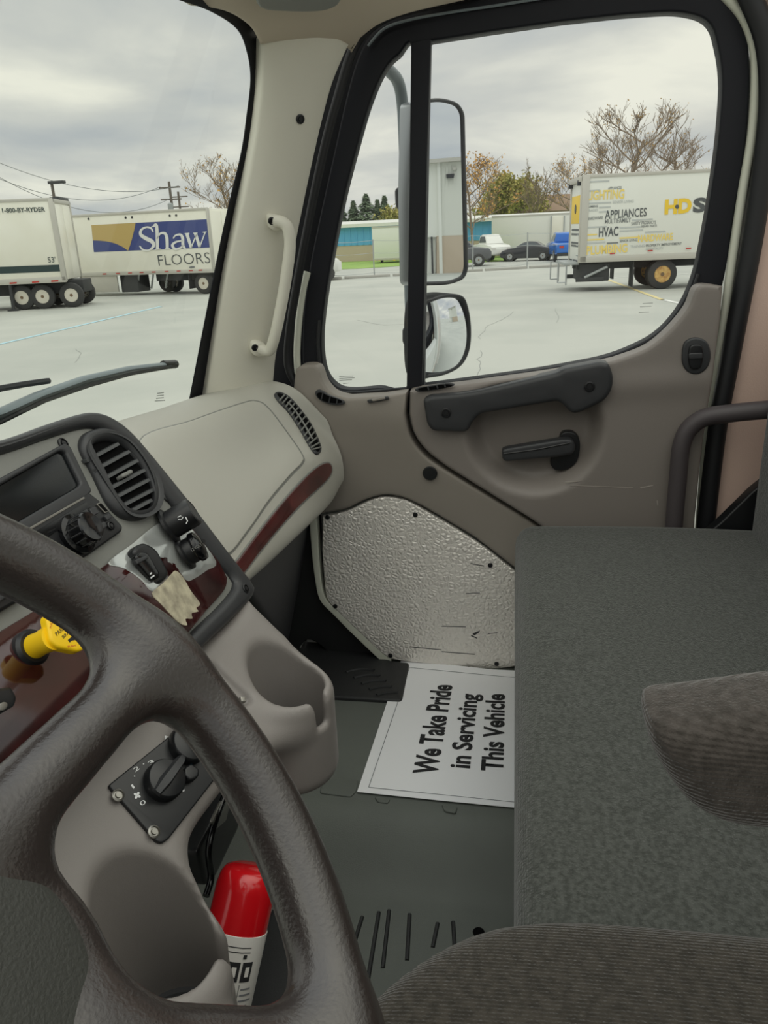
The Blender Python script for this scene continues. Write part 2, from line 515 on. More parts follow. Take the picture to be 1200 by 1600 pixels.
M_tan = mat('rear_trim', lin(214, 186, 172), .7, bump=(300, .3, .002))
M_head = mat('headliner_plastic', lin(190, 178, 160), .65, bump=grain)
M_screen = mat('screen', lin(12, 16, 18), .15)
M_print = mat('white_print', lin(220, 222, 222), .6)
M_blueprint = mat('blue_print', lin(60, 150, 190), .6)
M_bar = mat('bar_grey', lin(74, 68, 70), .5)
M_crack = mat('crack_filler', lin(150, 152, 148), .9)
M_scuff = mat('scuff', lin(160, 152, 144), .6)
M_roofw = mat('pale_roof', lin(206, 206, 200), .7)
M_asphalt = mat('asphalt', lin(170, 172, 166), .9, spec=.2, bump=(40, .3, .01), var=(.35, lin(182, 183, 176), .35, .65))
M_kerb = mat('kerb_concrete', lin(176, 174, 168), .85)
M_grass = mat('grass', lin(124, 156, 72), .9, var=(.8, lin(146, 174, 88), .35, .65))
M_lineb = mat('line_pale_blue', lin(170, 205, 216), .8)
M_liney = mat('line_yellow', lin(214, 200, 150), .8)
M_linew = mat('line_white', lin(226, 226, 222), .8)
M_trailer = mat('trailer_white', lin(240, 238, 226), .4, var=(.7, lin(232, 229, 214), .3, .7))
M_alu = mat('aluminium', lin(196, 193, 184), .4, metal=.3)
M_tyre = mat('tyre', lin(62, 62, 62), .85)
M_chassis = mat('chassis', lin(58, 59, 60), .8)
M_rimw = mat('rim_white', lin(214, 208, 194), .5)
M_rimtan = mat('rim_rusty_yellow', lin(214, 178, 110), .6, var=(8, lin(170, 120, 70), .4, .7))
M_hubcap = mat('hub_brown', lin(120, 98, 74), .6)
M_navy = mat('navy_print', lin(62, 74, 132), .5)
M_gold = mat('gold_print', lin(192, 166, 104), .5)
M_greenstripe = mat('dark_green_print', lin(44, 62, 62), .5)
M_yel = mat('truck_yellow', lin(240, 202, 60), .5)
M_yelpale = mat('truck_yellow_pale', lin(240, 214, 120), .5)
M_gtxt = mat('truck_grey', lin(120, 124, 124), .5)
M_gtxt2 = mat('truck_dark_grey', lin(84, 88, 90), .5)
M_pale = mat('truck_pale_grey', lin(190, 194, 192), .5)
M_redref = mat('red_reflector', lin(190, 60, 50), .4)
M_blue = mat('blue_siding', lin(98, 178, 224), .5)
M_block = mat('tan_block', lin(198, 182, 162), .85)
M_siding = mat('white_siding', lin(228, 229, 221), .55)
M_carblack = mat('car_black', lin(44, 46, 52), .2, coat=.6)
M_carblue = mat('car_blue', lin(40, 112, 200), .25, coat=.6)
M_cargrey = mat('car_grey', lin(92, 94, 98), .3, coat=.5)
M_glassdark = mat('car_glass', lin(60, 70, 78), .08)
M_bark = mat('bark', lin(138, 122, 104), .9)
M_ever = mat('evergreen', lin(118, 140, 112), .9, var=(1.5, lin(146, 164, 130), .3, .7))
M_orange = mat('orange_leaf', lin(222, 178, 104), .9, var=(.8, lin(196, 150, 84), .3, .7))
M_olive = mat('olive_leaf', lin(184, 170, 96), .9, var=(.8, lin(140, 142, 80), .3, .7))
M_bud = mat('bud_leaf', lin(184, 150, 96), .9)
M_pole = mat('pole_wood', lin(104, 96, 88), .9)
M_wire = mat('wire', lin(120, 124, 124), .8)
M_galv = mat('galvanised', lin(168, 172, 172), .5, metal=.4)
M_roof = mat('brown_roof', lin(140, 118, 98), .9)
G_side = glass('side_glass', (.97, .985, .98, 1), .03)
G_wind = glass('windscreen_glass', (.95, .975, .96, 1), .04)

# ================================================================== CAB SHELL
def prism(name, prof, y0, y1, mat, parent=None, axis='y'):
    """Extrude an x-z profile along y."""
    m = len(prof); V = [(x, y0, z) for x, z in prof] + [(x, y1, z) for x, z in prof]
    F = [tuple(range(m)), tuple(range(2 * m - 1, m - 1, -1))] + [(i, m + i, m + (i + 1) % m, (i + 1) % m) for i in range(m)]
    bm = bmesh.new(); bv = [bm.verts.new(v) for v in V]
    for f in F: bm.faces.new([bv[i] for i in f])
    return link(name, bm_done(bm), mat, parent, sharp=35)
_fl = [(-.35, -.12), (-.35, -.2), (2.1, -.2), (2.1, 0)]
_t = np.linspace(0, 1, 9)
_fl += [(1.36 - .17 * t, -.1 * (3 * t * t - 2 * t ** 3)) for t in _t] + [(.2, -.102)]
floor = prism('floor', _fl, -.95, 1.05, M_mat)
tag(floor, 'dark grey-green ribbed rubber floor covering of the truck cab', kind='structure')
SF = PZ(-.099)
for a, b in (((566, 1432), (545, 1500)), ((592, 1425), (575, 1530)), ((608, 1422), (598, 1512)), ((684, 1442), (676, 1480)), ((708, 1440), (711, 1490)), ((500, 1450), (470, 1540)), ((640, 1428), (636, 1500))):
    p, q = at(*a, SF), at(*b, SF)
    tube('floor_rib', [p + (q - p) * t + np.array([0, 0, -.001]) for t in np.linspace(0, 1, 6)], .0042, M_matdark, floor, n=6)
for i, (x, y) in enumerate(((443, 1478), (748, 1459))):
    lathe('floor_bolt_hole', [(0, 0), (.010, 0), (.012, .004), (.009, .0055), (0, .005)], at(x, y, PZ(-.101)), (0, 0, 1), M_hole, floor, n=14)
# mat seam tabs beside the paper
SF0 = PZ(.001)
for a in ([(505, 1215), (560, 1220), (556, 1238), (548, 1246), (500, 1240)], [(585, 1246), (610, 1250), (606, 1256), (590, 1254)], [(690, 1258), (715, 1262), (712, 1272), (694, 1268)]):
    relief('mat_tab', rnd(a, 3), SF0, M_mat, floor, h=.003, edge=.002, depth=.002)

wf = box('wall_front', (.35, .80, -.15), (2.06, .84, .74), M_under, bevel=.01)
tag(wf, 'dark firewall panel deep under the dashboard', kind='structure')
wb = box('wall_back', (.55, -1.02, -.2), (2.1, -.97, 1.0), M_tan, bevel=.01)
tag(wb, 'beige rear wall panel of the cab', kind='structure')
ce = box('ceiling', (1.90, -1.0, 1.74), (2.08, .62, 1.78), M_head, bevel=.01)
tag(ce, 'pale beige headliner of the cab roof', kind='structure')

dl = box('driver_light_block', (-.56, -.62, -.2), (-.47, .85, .84), M_door, bevel=.02)  # out of view; driver door panel added to block light from the left
tag(dl, 'taupe unseen driver door panel added to block light from the left', kind='structure')
dlp = box('pillar_light_block', (-.56, -1.0, -.2), (-.47, -.64, 1.72), M_tan, bevel=.02)  # taller unseen panel, also added to cut the light from the left
tag(dlp, 'beige unseen panel behind the driver door added to block light from the left', kind='structure')
# rear quarter trim and the body side it covers
S_q = PX(1.99)
wr = relief('wall_right', [(1180, -90), (1212, 60), (1210, 180), (1196, 280), (1172, 430), (1146, 570), (1126, 690), (1110, 830), (1090, 1000), (1080, 1200), (1700, 1300), (1700, -90)], S_q, M_tan, step=40, edge=.004, depth=.02)
tag(wr, 'pinkish beige quarter trim panel behind the door opening', kind='structure')
tr = tube('trim_1', [at(*p, PX(1.975)) for p in ((1165, -20), (1196, 60), (1203, 150), (1194, 250), (1177, 370), (1158, 470), (1139, 570), (1124, 650), (1112, 740), (1100, 850), (1090, 960))], .023, M_rubber, spline=6, n=12)
tag(tr, 'thick black rubber weatherstrip along the rear of the door opening', kind='structure')
jr = tube('trim_2', [at(*p, PX(2.0)) for p in ((1128, -12), (1160, 25), (1177, 70), (1181, 120), (1175, 210), (1160, 300), (1145, 400), (1131, 500), (1116, 600), (1103, 700), (1093, 820), (1085, 940))], .0105, M_jamb, spline=6, n=8)
tag(jr, 'narrow cream painted body edge beside the black weatherstrip', kind='structure')
# front weatherstrip and body edge at the front of the door
tf = tube('trim_3', [at(*p, PX(1.955)) for p in ((640, 8), (590, 34), (563, 58), (546, 92), (530, 145), (512, 210), (494, 290), (478, 370), (463, 450), (452, 520), (450, 570), (462, 600))], .011, M_rubber, spline=6, n=8)
tag(tf, 'thin black rubber seal along the windscreen pillar', kind='structure')
jf = tube('trim_4', [at(*p, PX(1.985)) for p in ((480, 425), (476, 440), (472, 460), (467, 500), (464, 550), (466, 590))], .0095, M_jamb, spline=6, n=8)
tag(jf, 'narrow cream painted body edge beside the triangular quarter glass', kind='structure')
fl_ = relief('trim_11', cr([(405, 640), (412, 560), (426, 480), (450, 330), (484, 170), (514, 80), (545, 30), (620, -8), (760, -40), (760, 10), (640, 40), (595, 65), (560, 130), (520, 290), (492, 430), (484, 560), (490, 640)]), PX(2.03), M_frame, edge=.002, depth=.01)
tag(fl_, 'black painted door aperture behind the windscreen pillar trim', kind='structure')
# sill: body edge that runs down and round under the metal kick plate
jl = relief('trim_5', cr([(484, 800), (493, 800), (498, 870), (503, 918), (512, 940), (540, 966), (575, 1000), (610, 1028), (600, 1036), (560, 1000), (522, 962), (500, 938), (492, 905), (486, 850)]), PX(1.955), M_jamb, edge=.002, depth=.03)
tag(jl, 'cream painted door jamb edge curving round the metal kick plate', kind='structure')
sk = relief('trim_6', cr([(455, 700), (495, 790), (500, 880), (508, 935), (560, 990), (620, 1030), (640, 1040), (610, 1062), (540, 1040), (480, 1000), (440, 1060), (380, 1000), (400, 800)]), PX(1.99), M_matdark, edge=.004, depth=.02)
tag(sk, 'black moulded side panel of the passenger footwell', kind='structure')
# black ribbed sill mat
sm = relief('trim_7', rnd([(440, 985), (500, 975), (612, 1032), (640, 1034), (628, 1094), (520, 1088), (440, 1070)], 6), PZ(.012), M_matdark, edge=.006, depth=.012)
tag(sm, 'black ribbed rubber sill strip under the kick plate', kind='structure')
for i in range(5):
    x = 545 + i * 12; y = 1050 + i * 9
    tube('sill_rib', [at(x - 4 + 46 * t, y - 2 * t - 4 * math.sin(math.pi * t), PZ(.013)) for t in np.linspace(0, .95 - i * .06, 5)], .0045, M_matdark, sm, n=6)

# ================================================================== DOOR
DX = 1.945
S_d = PX(DX); S_fr = PX(2.0)
door = thing('door_1', 'taupe passenger door with black window frame, pull handle and metal kick plate', None, (1.95, 0, 0), kind='structure')
vent_hole = cr([(645, 80), (622, 86), (600, 110), (578, 160), (558, 228), (537, 310), (519, 400), (506, 480), (502, 535), (507, 578), (522, 601), (545, 609), (590, 606), (636, 602), (638, 480), (641, 300)], n=6)
main_hole = rnd([(672, 64), (760, 50), (880, 33), (980, 22), (1062, 17), (1112, 30), (1131, 110), (1124, 215), (1106, 335), (1088, 425), (1068, 475), (1030, 522), (960, 556), (850, 577), (740, 592), (662, 602), (665, 400), (669, 200)], [2, 0, 0, 20, 25, 45, 40, 60, 50, 40, 30, 50, 50, 50, 20, 2, 0, 0])
fr = relief('window_frame', cr([(474, 600), (473, 500), (483, 420), (499, 340), (520, 245), (540, 155), (557, 95), (577, 55), (604, 33), (655, 17), (760, -6), (900, -28), (1070, -52), (1130, -24), (1160, 30), (1172, 100), (1166, 220), (1147, 340), (1128, 450), (1090, 540), (960, 610), (660, 645), (540, 650), (485, 630)]), S_fr, M_frame, door, edge=.006, depth=.035, holes=(vent_hole, main_hole))
# highlight along the top of the frame, painted as a thin light grey tube
tube('frame_highlight', [at(*p, PX(1.992)) for p in ((575, 72), (600, 45), (640, 31), (700, 20), (780, 8), (880, -8))], .003, M_mast, door, spline=5, n=6)
relief('division_bar', [(643, 68), (674, 63), (668, 250), (664, 450), (660, 604), (636, 606), (638, 450), (641, 250)], PX(1.996), M_frame, door, h=.012, edge=.005, depth=.012)
tube('glass_run', [at(*p, PX(1.99)) for p in ((662, 606), (740, 597), (850, 582), (960, 561), (1032, 527), (1071, 479), (1092, 428))], .0045, M_rubber, door, spline=5, n=6)
tube('glass_run', [at(*p, PX(1.99)) for p in ((499, 500), (497, 540), (503, 582), (519, 606), (545, 614), (590, 611), (640, 607))], .005, M_rubber, door, spline=5, n=6)
w1 = thing('window_1', 'passenger door glass split by an upright black bar', None, (2.01, 0, .8), kind='structure')
relief('pane', main_hole + (main_hole - main_hole.mean(0)) * .02, PX(2.012), G_side, w1, edge=0, depth=.003)
pv = relief('quarter_pane', vent_hole + (vent_hole - vent_hole.mean(0)) * .03, PX(2.012), G_side, w1, edge=0, depth=.003)
for i, (y, x0, x1) in enumerate(((588, 530, 552), (591, 530, 554), (594, 530, 550), (599, 536, 546))):
    relief('etched_mark', [(x0, y), (x1, y - 1), (x1, y - .2), (x0, y + .8)], PX(2.009), M_etch, pv, edge=0, depth=.0005)
for i, (y, x0, x1) in enumerate(((474, 1004, 1020), (479, 1000, 1018), (488, 998, 1014))):
    relief('etched_mark', [(x0, y), (x1, y - 1), (x1, y - .2), (x0, y + .8)], PX(2.009), M_etch, pv, edge=0, depth=.0005)

# upper door panel with the bowl round the latch
bowlC = np.array([838, 668.])
def bowl(px):
    d = np.hypot((px[:, 0] - 835) / 112, (px[:, 1] - 668) / 106)
    # bowl shallow at its upper side, steep along the lower rim
    t = np.clip(1.0 - d, 0, 1)
    s = np.clip(t / .26, 0, 1); s = s * s * (3 - 2 * s)
    lower = np.clip((px[:, 1] - 590) / 60, 0, 1)
    sh = np.clip((620 - px[:, 1]) / 100, -1, 1) * .006
    belt = np.exp(-((px[:, 1] - (625 - .075 * (px[:, 0] - 660))) / 22) ** 2) * .006 * np.clip((px[:, 0] - 650) / 20, 0, 1)
    return -.058 * s * lower + belt
upper = cr([(641, 611), (660, 607), (740, 598), (850, 583), (920, 571)], False, 6).tolist()
upper += cr([(960, 562), (1010, 543), (1046, 514), (1074, 480), (1091, 446), (1128, 447)], False, 6).tolist()
upper += cr([(1124, 500), (1116, 560), (1106, 630), (1096, 700), (1088, 780), (1084, 830), (1080, 1000)], False, 4).tolist()
upper += [(1000, 934), (900, 862), (832, 811)] + cr([(700, 729), (668, 704), (648, 676), (640, 645)], False, 5).tolist()
dpn = relief('door_panel', upper, S_d, M_door, door, h=.012, edge=.009, depth=.05, step=6, hfun=bowl)
lower = cr([(463, 577), (472, 571), (490, 570), (499, 576), (508, 598), (524, 614), (546, 620)], False, 4).tolist() + [(600, 617), (636, 612)]
lower += cr([(634, 645), (642, 680), (662, 709), (696, 734), (826, 815)], False, 5).tolist() + [(900, 868), (1000, 940), (1000, 1010), (830, 908), (800, 887)]
lower += cr([(742, 842), (690, 810), (650, 787), (625, 777), (600, 774), (572, 781), (540, 796), (508, 802), (480, 800), (468, 700), (460, 620)], False, 5).tolist()
def lowbulge(px):
    return .012 * np.exp(-((px[:, 1] - 640 - (px[:, 0] - 560) * .1) / 40) ** 2) - .02 * np.clip((px[:, 1] - 700) / 150, 0, 1)
dlo = relief('door_panel_lower', lower, S_d, M_doorlow, door, h=.010, edge=.008, depth=.05, step=12, hfun=lowbulge)
# sill slot vents
def slot(outline, bars, S, dark, parent):
    o = relief('slot_vent', outline, S, M_dark, parent, h=.004, edge=.002, depth=.006)
    c = outline.mean(0)
    relief('slot_opening', c + (outline - c) * np.array([.86, .7]), S, M_hole, o, h=.0046, edge=.0003, depth=.002)
    for (a, b) in bars:
        tube('slot_bar', [at(*a, off(S, .006)), at(*b, off(S, .006))], .002, M_dark, o, n=6)
slot(cr([(493, 612), (500, 609), (515, 617), (535, 625), (538, 631), (525, 633), (508, 629), (496, 621)]), (((505, 613), (502, 624)), ((516, 619), (514, 629)), ((527, 624), (526, 631))), PX(1.9185), None, door)
slot(cr([(650, 607), (675, 602), (700, 598), (710, 600), (705, 604), (680, 609), (655, 612)]), (((668, 604), (670, 609)), ((682, 602), (684, 607)), ((694, 600), (696, 605))), PX(1.924), None, door)
relief('sill_tab', rnd([(573, 625), (606, 619), (609, 624), (576, 630)], 4), PX(1.919), M_dark, door, h=.003, edge=.002, depth=.004)
relief('sill_tab', rnd([(580, 624), (601, 620), (603, 623), (583, 627)], 2), PX(1.917), M_doorlow, door, h=.004, edge=.001, depth=.004)
# round plug
lathe('plug_cap', [(0, 0), (.0185, 0), (.0195, .003), (.017, .006), (0, .007)], at(672, 739, PX(1.937)), (-1, 0, 0), M_black, door, n=26)
# pull handle
S_h = PX(1.925)
pull = relief('pull_handle', rnd([(662, 622), (672, 616), (735, 611), (870, 580), (880, 574), (938, 563), (950, 566), (957, 585), (956, 606), (944, 624), (905, 643), (892, 644), (874, 624), (752, 644), (740, 655), (731, 673), (676, 671), (668, 660)], [6, 8, 40, 14, 8, 10, 6, 8, 12, 14, 10, 10, 10, 40, 20, 8, 10, 8]), S_h, M_dark, door, h=.022, edge=.012, depth=.035, step=12)
def screw(p, S, r, parent, m=None):
    c = at(*p, S); n = S([p])[1][0]
    o = lathe('screw', [(0, 0), (r, 0), (r, .002), (r * .75, .003), (r * .7, .001), (r * .5, .001), (r * .45, .003), (0, .003)], c, n, m or M_black, parent, n=16)
    return o
screw((697, 645), PX(1.9025), .013, pull); screw((921, 604), PX(1.9025), .013, pull)
# latch lever in its bezel
lb = relief('latch_bezel', cr([(878, 676), (893, 674), (904, 683), (906, 702), (900, 722), (885, 733), (868, 734), (860, 724), (862, 712), (872, 690)]), PX(1.975), M_black, door, h=.006, edge=.004, depth=.02)
relief('latch_lever', rnd([(784, 702), (790, 699), (880, 684), (894, 685), (899, 696), (896, 708), (870, 713), (790, 720), (785, 716)], [4, 6, 6, 6, 6, 6, 6, 6, 4]), PX(1.95), M_dark, lb, h=.012, edge=.008, depth=.018)
tube('lever_crease', [at(*p, PX(1.937)) for p in ((787, 709), (840, 702), (890, 692))], .002, M_black, lb, n=6)
# lock / window switch at the rear upper corner
sw = relief('switch_bezel', cr([(1066, 545), (1072, 532), (1088, 527), (1104, 534), (1110, 552), (1106, 572), (1092, 584), (1076, 582), (1066, 568)]), PX(1.931), M_dark, door, h=.006, edge=.005, depth=.008)
relief('switch_rocker', rnd([(1077, 538), (1096, 537), (1099, 556), (1094, 576), (1078, 577), (1074, 558)], 7), PX(1.926), M_black, sw, h=.008, edge=.004, depth=.008)
relief('switch_lip', rnd([(1076, 552), (1098, 551), (1098, 560), (1076, 561)], 3), PX(1.9175), M_dark, sw, h=.003, edge=.002, depth=.004)
# scuffs
for a in ([(882, 753), (908, 751), (910, 752.2), (884, 755)], [(890, 758), (990, 762), (990, 762.8), (890, 758.8)], [(1000, 762), (1020, 758), (1021, 759.4), (1001, 763.6)], [(1026, 782), (1028, 782), (1028.5, 790), (1027, 790)]):
    relief('scuff_mark', rnd(a, 1.5), PX(1.9325), M_scuff, door, edge=.0002, depth=.0005)
# stucco metal kick plate with screws
kp = relief('kick_plate', cr([(505, 806), (540, 799), (570, 785)], False, 4).tolist() + cr([(585, 779), (602, 776), (625, 779), (650, 789), (742, 845), (800, 889), (840, 917)], False, 4).tolist() + [(845, 1034)] + cr([(800, 1041), (775, 1044), (740, 1043), (690, 1038), (630, 1032)], False, 4).tolist() + cr([(612, 1029), (598, 1020), (560, 985), (524, 950), (512, 935), (508, 915), (504, 860)], False, 4).tolist(), PX(1.957), M_kick, door, h=.004, edge=.003, depth=.012, step=14)
for p in ((512, 808), (649, 804), (766, 883), (524, 947), (610, 1024), (776, 1037)):
    screw(p, PX(1.953), .0068, kp)
for a in ([(735, 880), (757, 884), (756, 885), (735, 881.2)], [(690, 978), (728, 979), (728, 980), (690, 979)], [(738, 990), (750, 985), (749, 988), (741, 993)], [(640, 1010), (690, 1015), (690, 1016), (640, 1011.2)], [(690, 1018), (742, 1022), (742, 1023), (690, 1019)], [(736, 992), (746, 997), (745, 998), (736, 994)], [(762, 990), (778, 988), (777, 989), (762, 991)], [(728, 927), (750, 926), (750, 927), (728, 928)]):
    relief('scratch', rnd(a, 1), PX(1.9525), M_dark, kp, edge=.0001, depth=.0003)

# ================================================================== WINDSCREEN PILLAR, HEADER, WINDSCREEN
S_p = p3(at(320, 605, PX(1.80)), at(440, 590, PX(1.93)), at(404, 60, PX(1.765)))
pl_left = np.array([(317, 640), (323, 610), (353, 432), (375, 332), (394, 245), (404, 180), (409, 120), (407, 60)], float)
pl_right = np.array([(424, 640), (428, 594), (432, 555), (444, 495), (459, 400), (479, 300), (500, 205), (520, 130), (546, 69)], float)
def pbulge(px):
    out = []
    for x, y in px:
        a = np.interp(y, pl_left[::-1, 1], pl_left[::-1, 0]); b = np.interp(y, pl_right[::-1, 1], pl_right[::-1, 0])
        t = np.clip((x - a) / (b - a) * 2 - 1, -1.1, 1.1); out.append(.0185 * (1 - min(abs(t), 1) ** 2.4))
    return np.array(out)
tp = relief('trim_8', cr(pl_left, False, 6).tolist() + [(440, 51), (490, 52), (525, 59)] + cr(pl_right[::-1], False, 6).tolist(), S_p, M_pillar, edge=.006, depth=.03, step=9, hfun=pbulge)
tag(tp, 'light grey plastic trim covering the windscreen pillar', kind='structure')
S_pf = off(S_p, .019)
screw((469, 186), S_pf, .010, tp)
# grab handle on the pillar
P_ = lambda x, y, d: at(x, y, off(S_p, .018 + d))
gh = tube('grab_handle', [P_(426, 345, .012), P_(440, 347, .03), P_(450, 357, .042), P_(453, 385, .048), P_(446, 440, .05), P_(436, 495, .048), P_(428, 530, .042), P_(420, 548, .03), P_(402, 543, .012)], .0135, M_pillar, tp, spline=6, n=14)
gh['label'] = 'light grey upright grab handle on the windscreen pillar'
for p, ol in (((424, 345), [(417, 336), (428, 334), (440, 340), (442, 352), (430, 358), (419, 354)]), ((398, 543), [(391, 534), (401, 531), (412, 536), (414, 549), (404, 554), (392, 550)])):
    relief('handle_foot', cr(ol), S_pf, M_pillar, gh, h=.022, edge=.008, depth=.03)
    screw(p, off(S_pf, .0215), .0085, gh)
# header trim above pillar and door
S_hd = p3(at(404, 58, PX(1.77)), at(548, 68, PX(1.945)), at(450, -60, PX(1.62)))
hd = relief('trim_9', cr([(292, -4), (345, 4), (385, 28), (403, 58)], False, 5).tolist() + cr([(432, 53), (482, 50), (522, 56), (547, 71)], False, 5).tolist() + cr([(560, 48), (590, 26), (640, 8), (720, -10)], False, 5).tolist() + [(900, -60), (900, -180), (200, -180), (230, -40)], S_hd, M_head, h=.02, edge=.008, depth=.04, step=20)
tag(hd, 'beige header trim above the windscreen pillar', kind='structure')
vz = relief('overhead_bin_edge', cr([(385, -60), (398, -4), (412, 10), (440, 13), (480, 14), (512, 10), (532, -6), (545, -60)], False, 5).tolist(), off(S_hd, .035), M_bezel, hd, h=.01, edge=.008, depth=.02)
# windscreen
a0, a1 = at(320, 605, PX(1.80)), at(404, 60, PX(1.765))
a2 = np.array([.2, a0[1] + .26, a0[2]])
S_w = p3(a0 + np.array([0, .02, 0]), a1 + np.array([0, .02, 0]), a2)
w2 = relief('window_2', [(-160, 720), (305, 640), (330, 560), (402, 180), (403, 60), (340, 0), (280, -40), (-160, -160)], S_w, G_wind, edge=0, depth=.004)
tag(w2, 'large windscreen glass looking over the parking lot', kind='structure')
bnd = relief('trim_10', cr([(250, -34), (300, -6), (350, 5), (388, 30), (406, 66), (411, 120), (404, 190), (394, 250), (375, 335), (353, 432), (318, 640)], False, 5).tolist() + cr([(294, 640), (335, 432), (356, 332), (378, 240), (387, 180), (393, 125), (388, 84), (372, 46), (330, 18), (280, 0), (250, -12)], False, 5).tolist(), off(S_w, .004), M_frame, edge=.001, depth=.002)
tag(bnd, 'black border band round the windscreen corner', kind='structure')
for i, (y, x0, x1) in enumerate(((614, 246, 256), (618, 245, 256), (622, 244, 256), (626, 242, 258))):
    relief('etched_mark', [(x0, y), (x1, y - 1.2), (x1, y), (x0, y + 1.2)], off(S_w, .0045), M_etch, w2, edge=0, depth=.0003)

hb = relief('trim_12', [(-560, -70), (240, -58), (262, -40), (300, -60), (300, -260), (-560, -300)], off(S_w, .01), M_head, h=.01, edge=.006, depth=.05)
tag(hb, 'beige header rail along the top of the windscreen', kind='structure')
# windscreen wiper outside the glass
S_wi = off(S_w, -.035)
wi = thing('windscreen_wiper', 'grey windscreen wiper lying across the lower windscreen', 'wiper', at(130, 605, S_wi))
tube('wiper_arm', [at(*p, S_wi) for p in ((-90, 690), (-20, 658), (60, 624), (140, 596), (200, 578))], [.012, .011, .010, .009, .007], M_mast, wi, n=8)
tube('blade', [at(*p, off(S_w, -.02)) for p in ((-90, 672), (0, 645), (60, 618), (130, 593), (200, 577), (272, 568))], [.013, .013, .013, .012, .011, .009], M_mast, wi, n=8, flat=.6)
tube('rubber_edge', [at(*p, off(S_w, -.006)) for p in ((-90, 690), (0, 660), (70, 626), (140, 602), (205, 584), (268, 573))], .004, M_black, wi, n=6)
tube('blade_tip', [at(*p, off(S_w, -.02)) for p in ((255, 570), (274, 569))], .010, M_black, wi, n=8)
tube('washer_hose', [at(*p, S_wi) for p in ((-90, 640), (0, 607), (40, 600), (76, 595))], .006, M_hood, wi, n=6)

# ================================================================== DASHBOARD (passenger side)
dash = thing('dashboard', 'light grey moulded dashboard with closed panel and burl strip on the passenger side', 'dashboard', (1.4, .6, .5))
def yx(p, k, v): return at(p[0], p[1], PY(v) if k == 'y' else PX(v))
crest = [yx((120, 682), 'y', .80), yx((190, 657), 'y', .79), yx((260, 636), 'y', .78), yx((330, 613), 'y', .745), yx((402, 595), 'x', 1.90), yx((456, 605), 'x', 1.91), yx((500, 649), 'x', 1.925)]
gtop = [yx((150, 720), 'y', .70), yx((222, 687), 'y', .70), yx((300, 655), 'y', .685), yx((380, 627), 'y', .645), yx((425, 622), 'x', 1.84), yx((468, 645), 'x', 1.885), yx((521, 683), 'x', 1.925)]
gmid = [yx((200, 800), 'y', .62), yx((275, 762), 'y', .61), yx((345, 725), 'y', .60), yx((412, 695), 'y', .575), yx((455, 680), 'x', 1.79), yx((495, 685), 'x', 1.865), yx((533, 711), 'x', 1.925)]
gbot = [yx((280, 910), 'y', .53), yx((345, 865), 'y', .52), yx((392, 815), 'y', .515), yx((440, 765), 'y', .505), yx((475, 735), 'x', 1.70), yx((508, 722), 'x', 1.82), yx((537, 736), 'x', 1.92)]
low = [yx((330, 965), 'y', .50), yx((385, 905), 'y', .49), yx((425, 868), 'y', .485), yx((470, 825), 'y', .47), yx((505, 792), 'x', 1.77), yx((523, 773), 'x', 1.86), yx((534, 755), 'x', 1.92)]
back = [p + np.array([0, .16, -.06]) for p in crest[:4]] + [p + np.array([.03, .12, -.06]) for p in crest[4:]]
und = [p + np.array([0, .05, -.035]) for p in low]
und2 = [p + np.array([0, .20, -.05]) for p in low]
body, dash_bvh = patch('dash_body', [back, crest, gtop, gmid, gbot, low, und, und2], M_dash, dash, n=12, m=10)
S_dash = surf(dash_bvh)
glove_o = cr([(215, 690), (300, 656), (378, 629), (402, 626), (421, 638), (450, 676), (474, 712), (473, 726), (455, 745), (421, 785), (388, 832), (352, 872), (300, 870), (240, 780)], n=6)
c_ = glove_o.mean(0)
g_ring = relief('panel_groove', glove_o, S_dash, M_bezel, dash, h=.0012, edge=.001, depth=.002, step=24)
g_in = glove_o + inward(glove_o) * 3.2
relief('closed_panel', g_in, S_dash, M_dash, dash, h=.0055, edge=.003, depth=.003, step=18)
wood_o = cr([(512, 724), (517, 735), (507, 752), (470, 787), (432, 829), (402, 866), (378, 897), (355, 915), (345, 900), (368, 878), (394, 844), (430, 798), (470, 753), (496, 730)], n=5)
wood_o2 = wood_o + inward(wood_o) * -2.5
relief('strip_surround', wood_o2, S_dash, M_bezel, dash, h=.002, edge=.0015, depth=.003, step=14)
relief('burl_strip', wood_o, S_dash, M_wood, dash, h=.0045, edge=.002, depth=.003, step=12)
# side vent at the dash end
vo = cr([(428, 617), (436, 613), (452, 620), (470, 640), (486, 664), (498, 690), (501, 704), (494, 711), (484, 700), (468, 672), (450, 645), (434, 628)], n=5)
sv = relief('side_vent', vo, S_dash, M_dark, dash, h=.005, edge=.003, depth=.006, step=8)
vi = vo + inward(vo) * 3.2
relief('vent_opening', vi, S_dash, M_hole, sv, h=.0058, edge=.0004, depth=.003, step=8)
S_ds = surf(dash_bvh, .0075)
ca = cr([(436, 617), (452, 628), (470, 650), (486, 677), (496, 703)], False, 10)
cb = cr([(434, 626), (448, 640), (464, 664), (480, 692), (490, 706)], False, 10)
for i in range(3, 40, 3):
    pa, pb = ca[min(i, len(ca) - 1)] + np.array([3, 0]), cb[min(i, len(cb) - 1)] - np.array([3, 0])
    q = S_ds([pa, (pa + pb) / 2, pb])[0]
    tube('vent_slat', q, .0022, M_bezel, sv, n=6)
q = S_ds((ca + cb)[8:-8:4] / 2)[0]
tube('vent_spine', q, .0026, M_bezel, sv, n=6)
# lower knee panel under the dash
relief('knee_panel', cr([(540, 770), (500, 800), (488, 850), (484, 900), (474, 950), (458, 1000), (430, 990), (395, 940), (370, 900), (420, 850), (480, 800)]), plane((0, .56, .5), (0, -1, -.25)), M_under, dash, h=.01, edge=.012, depth=.04, step=16)

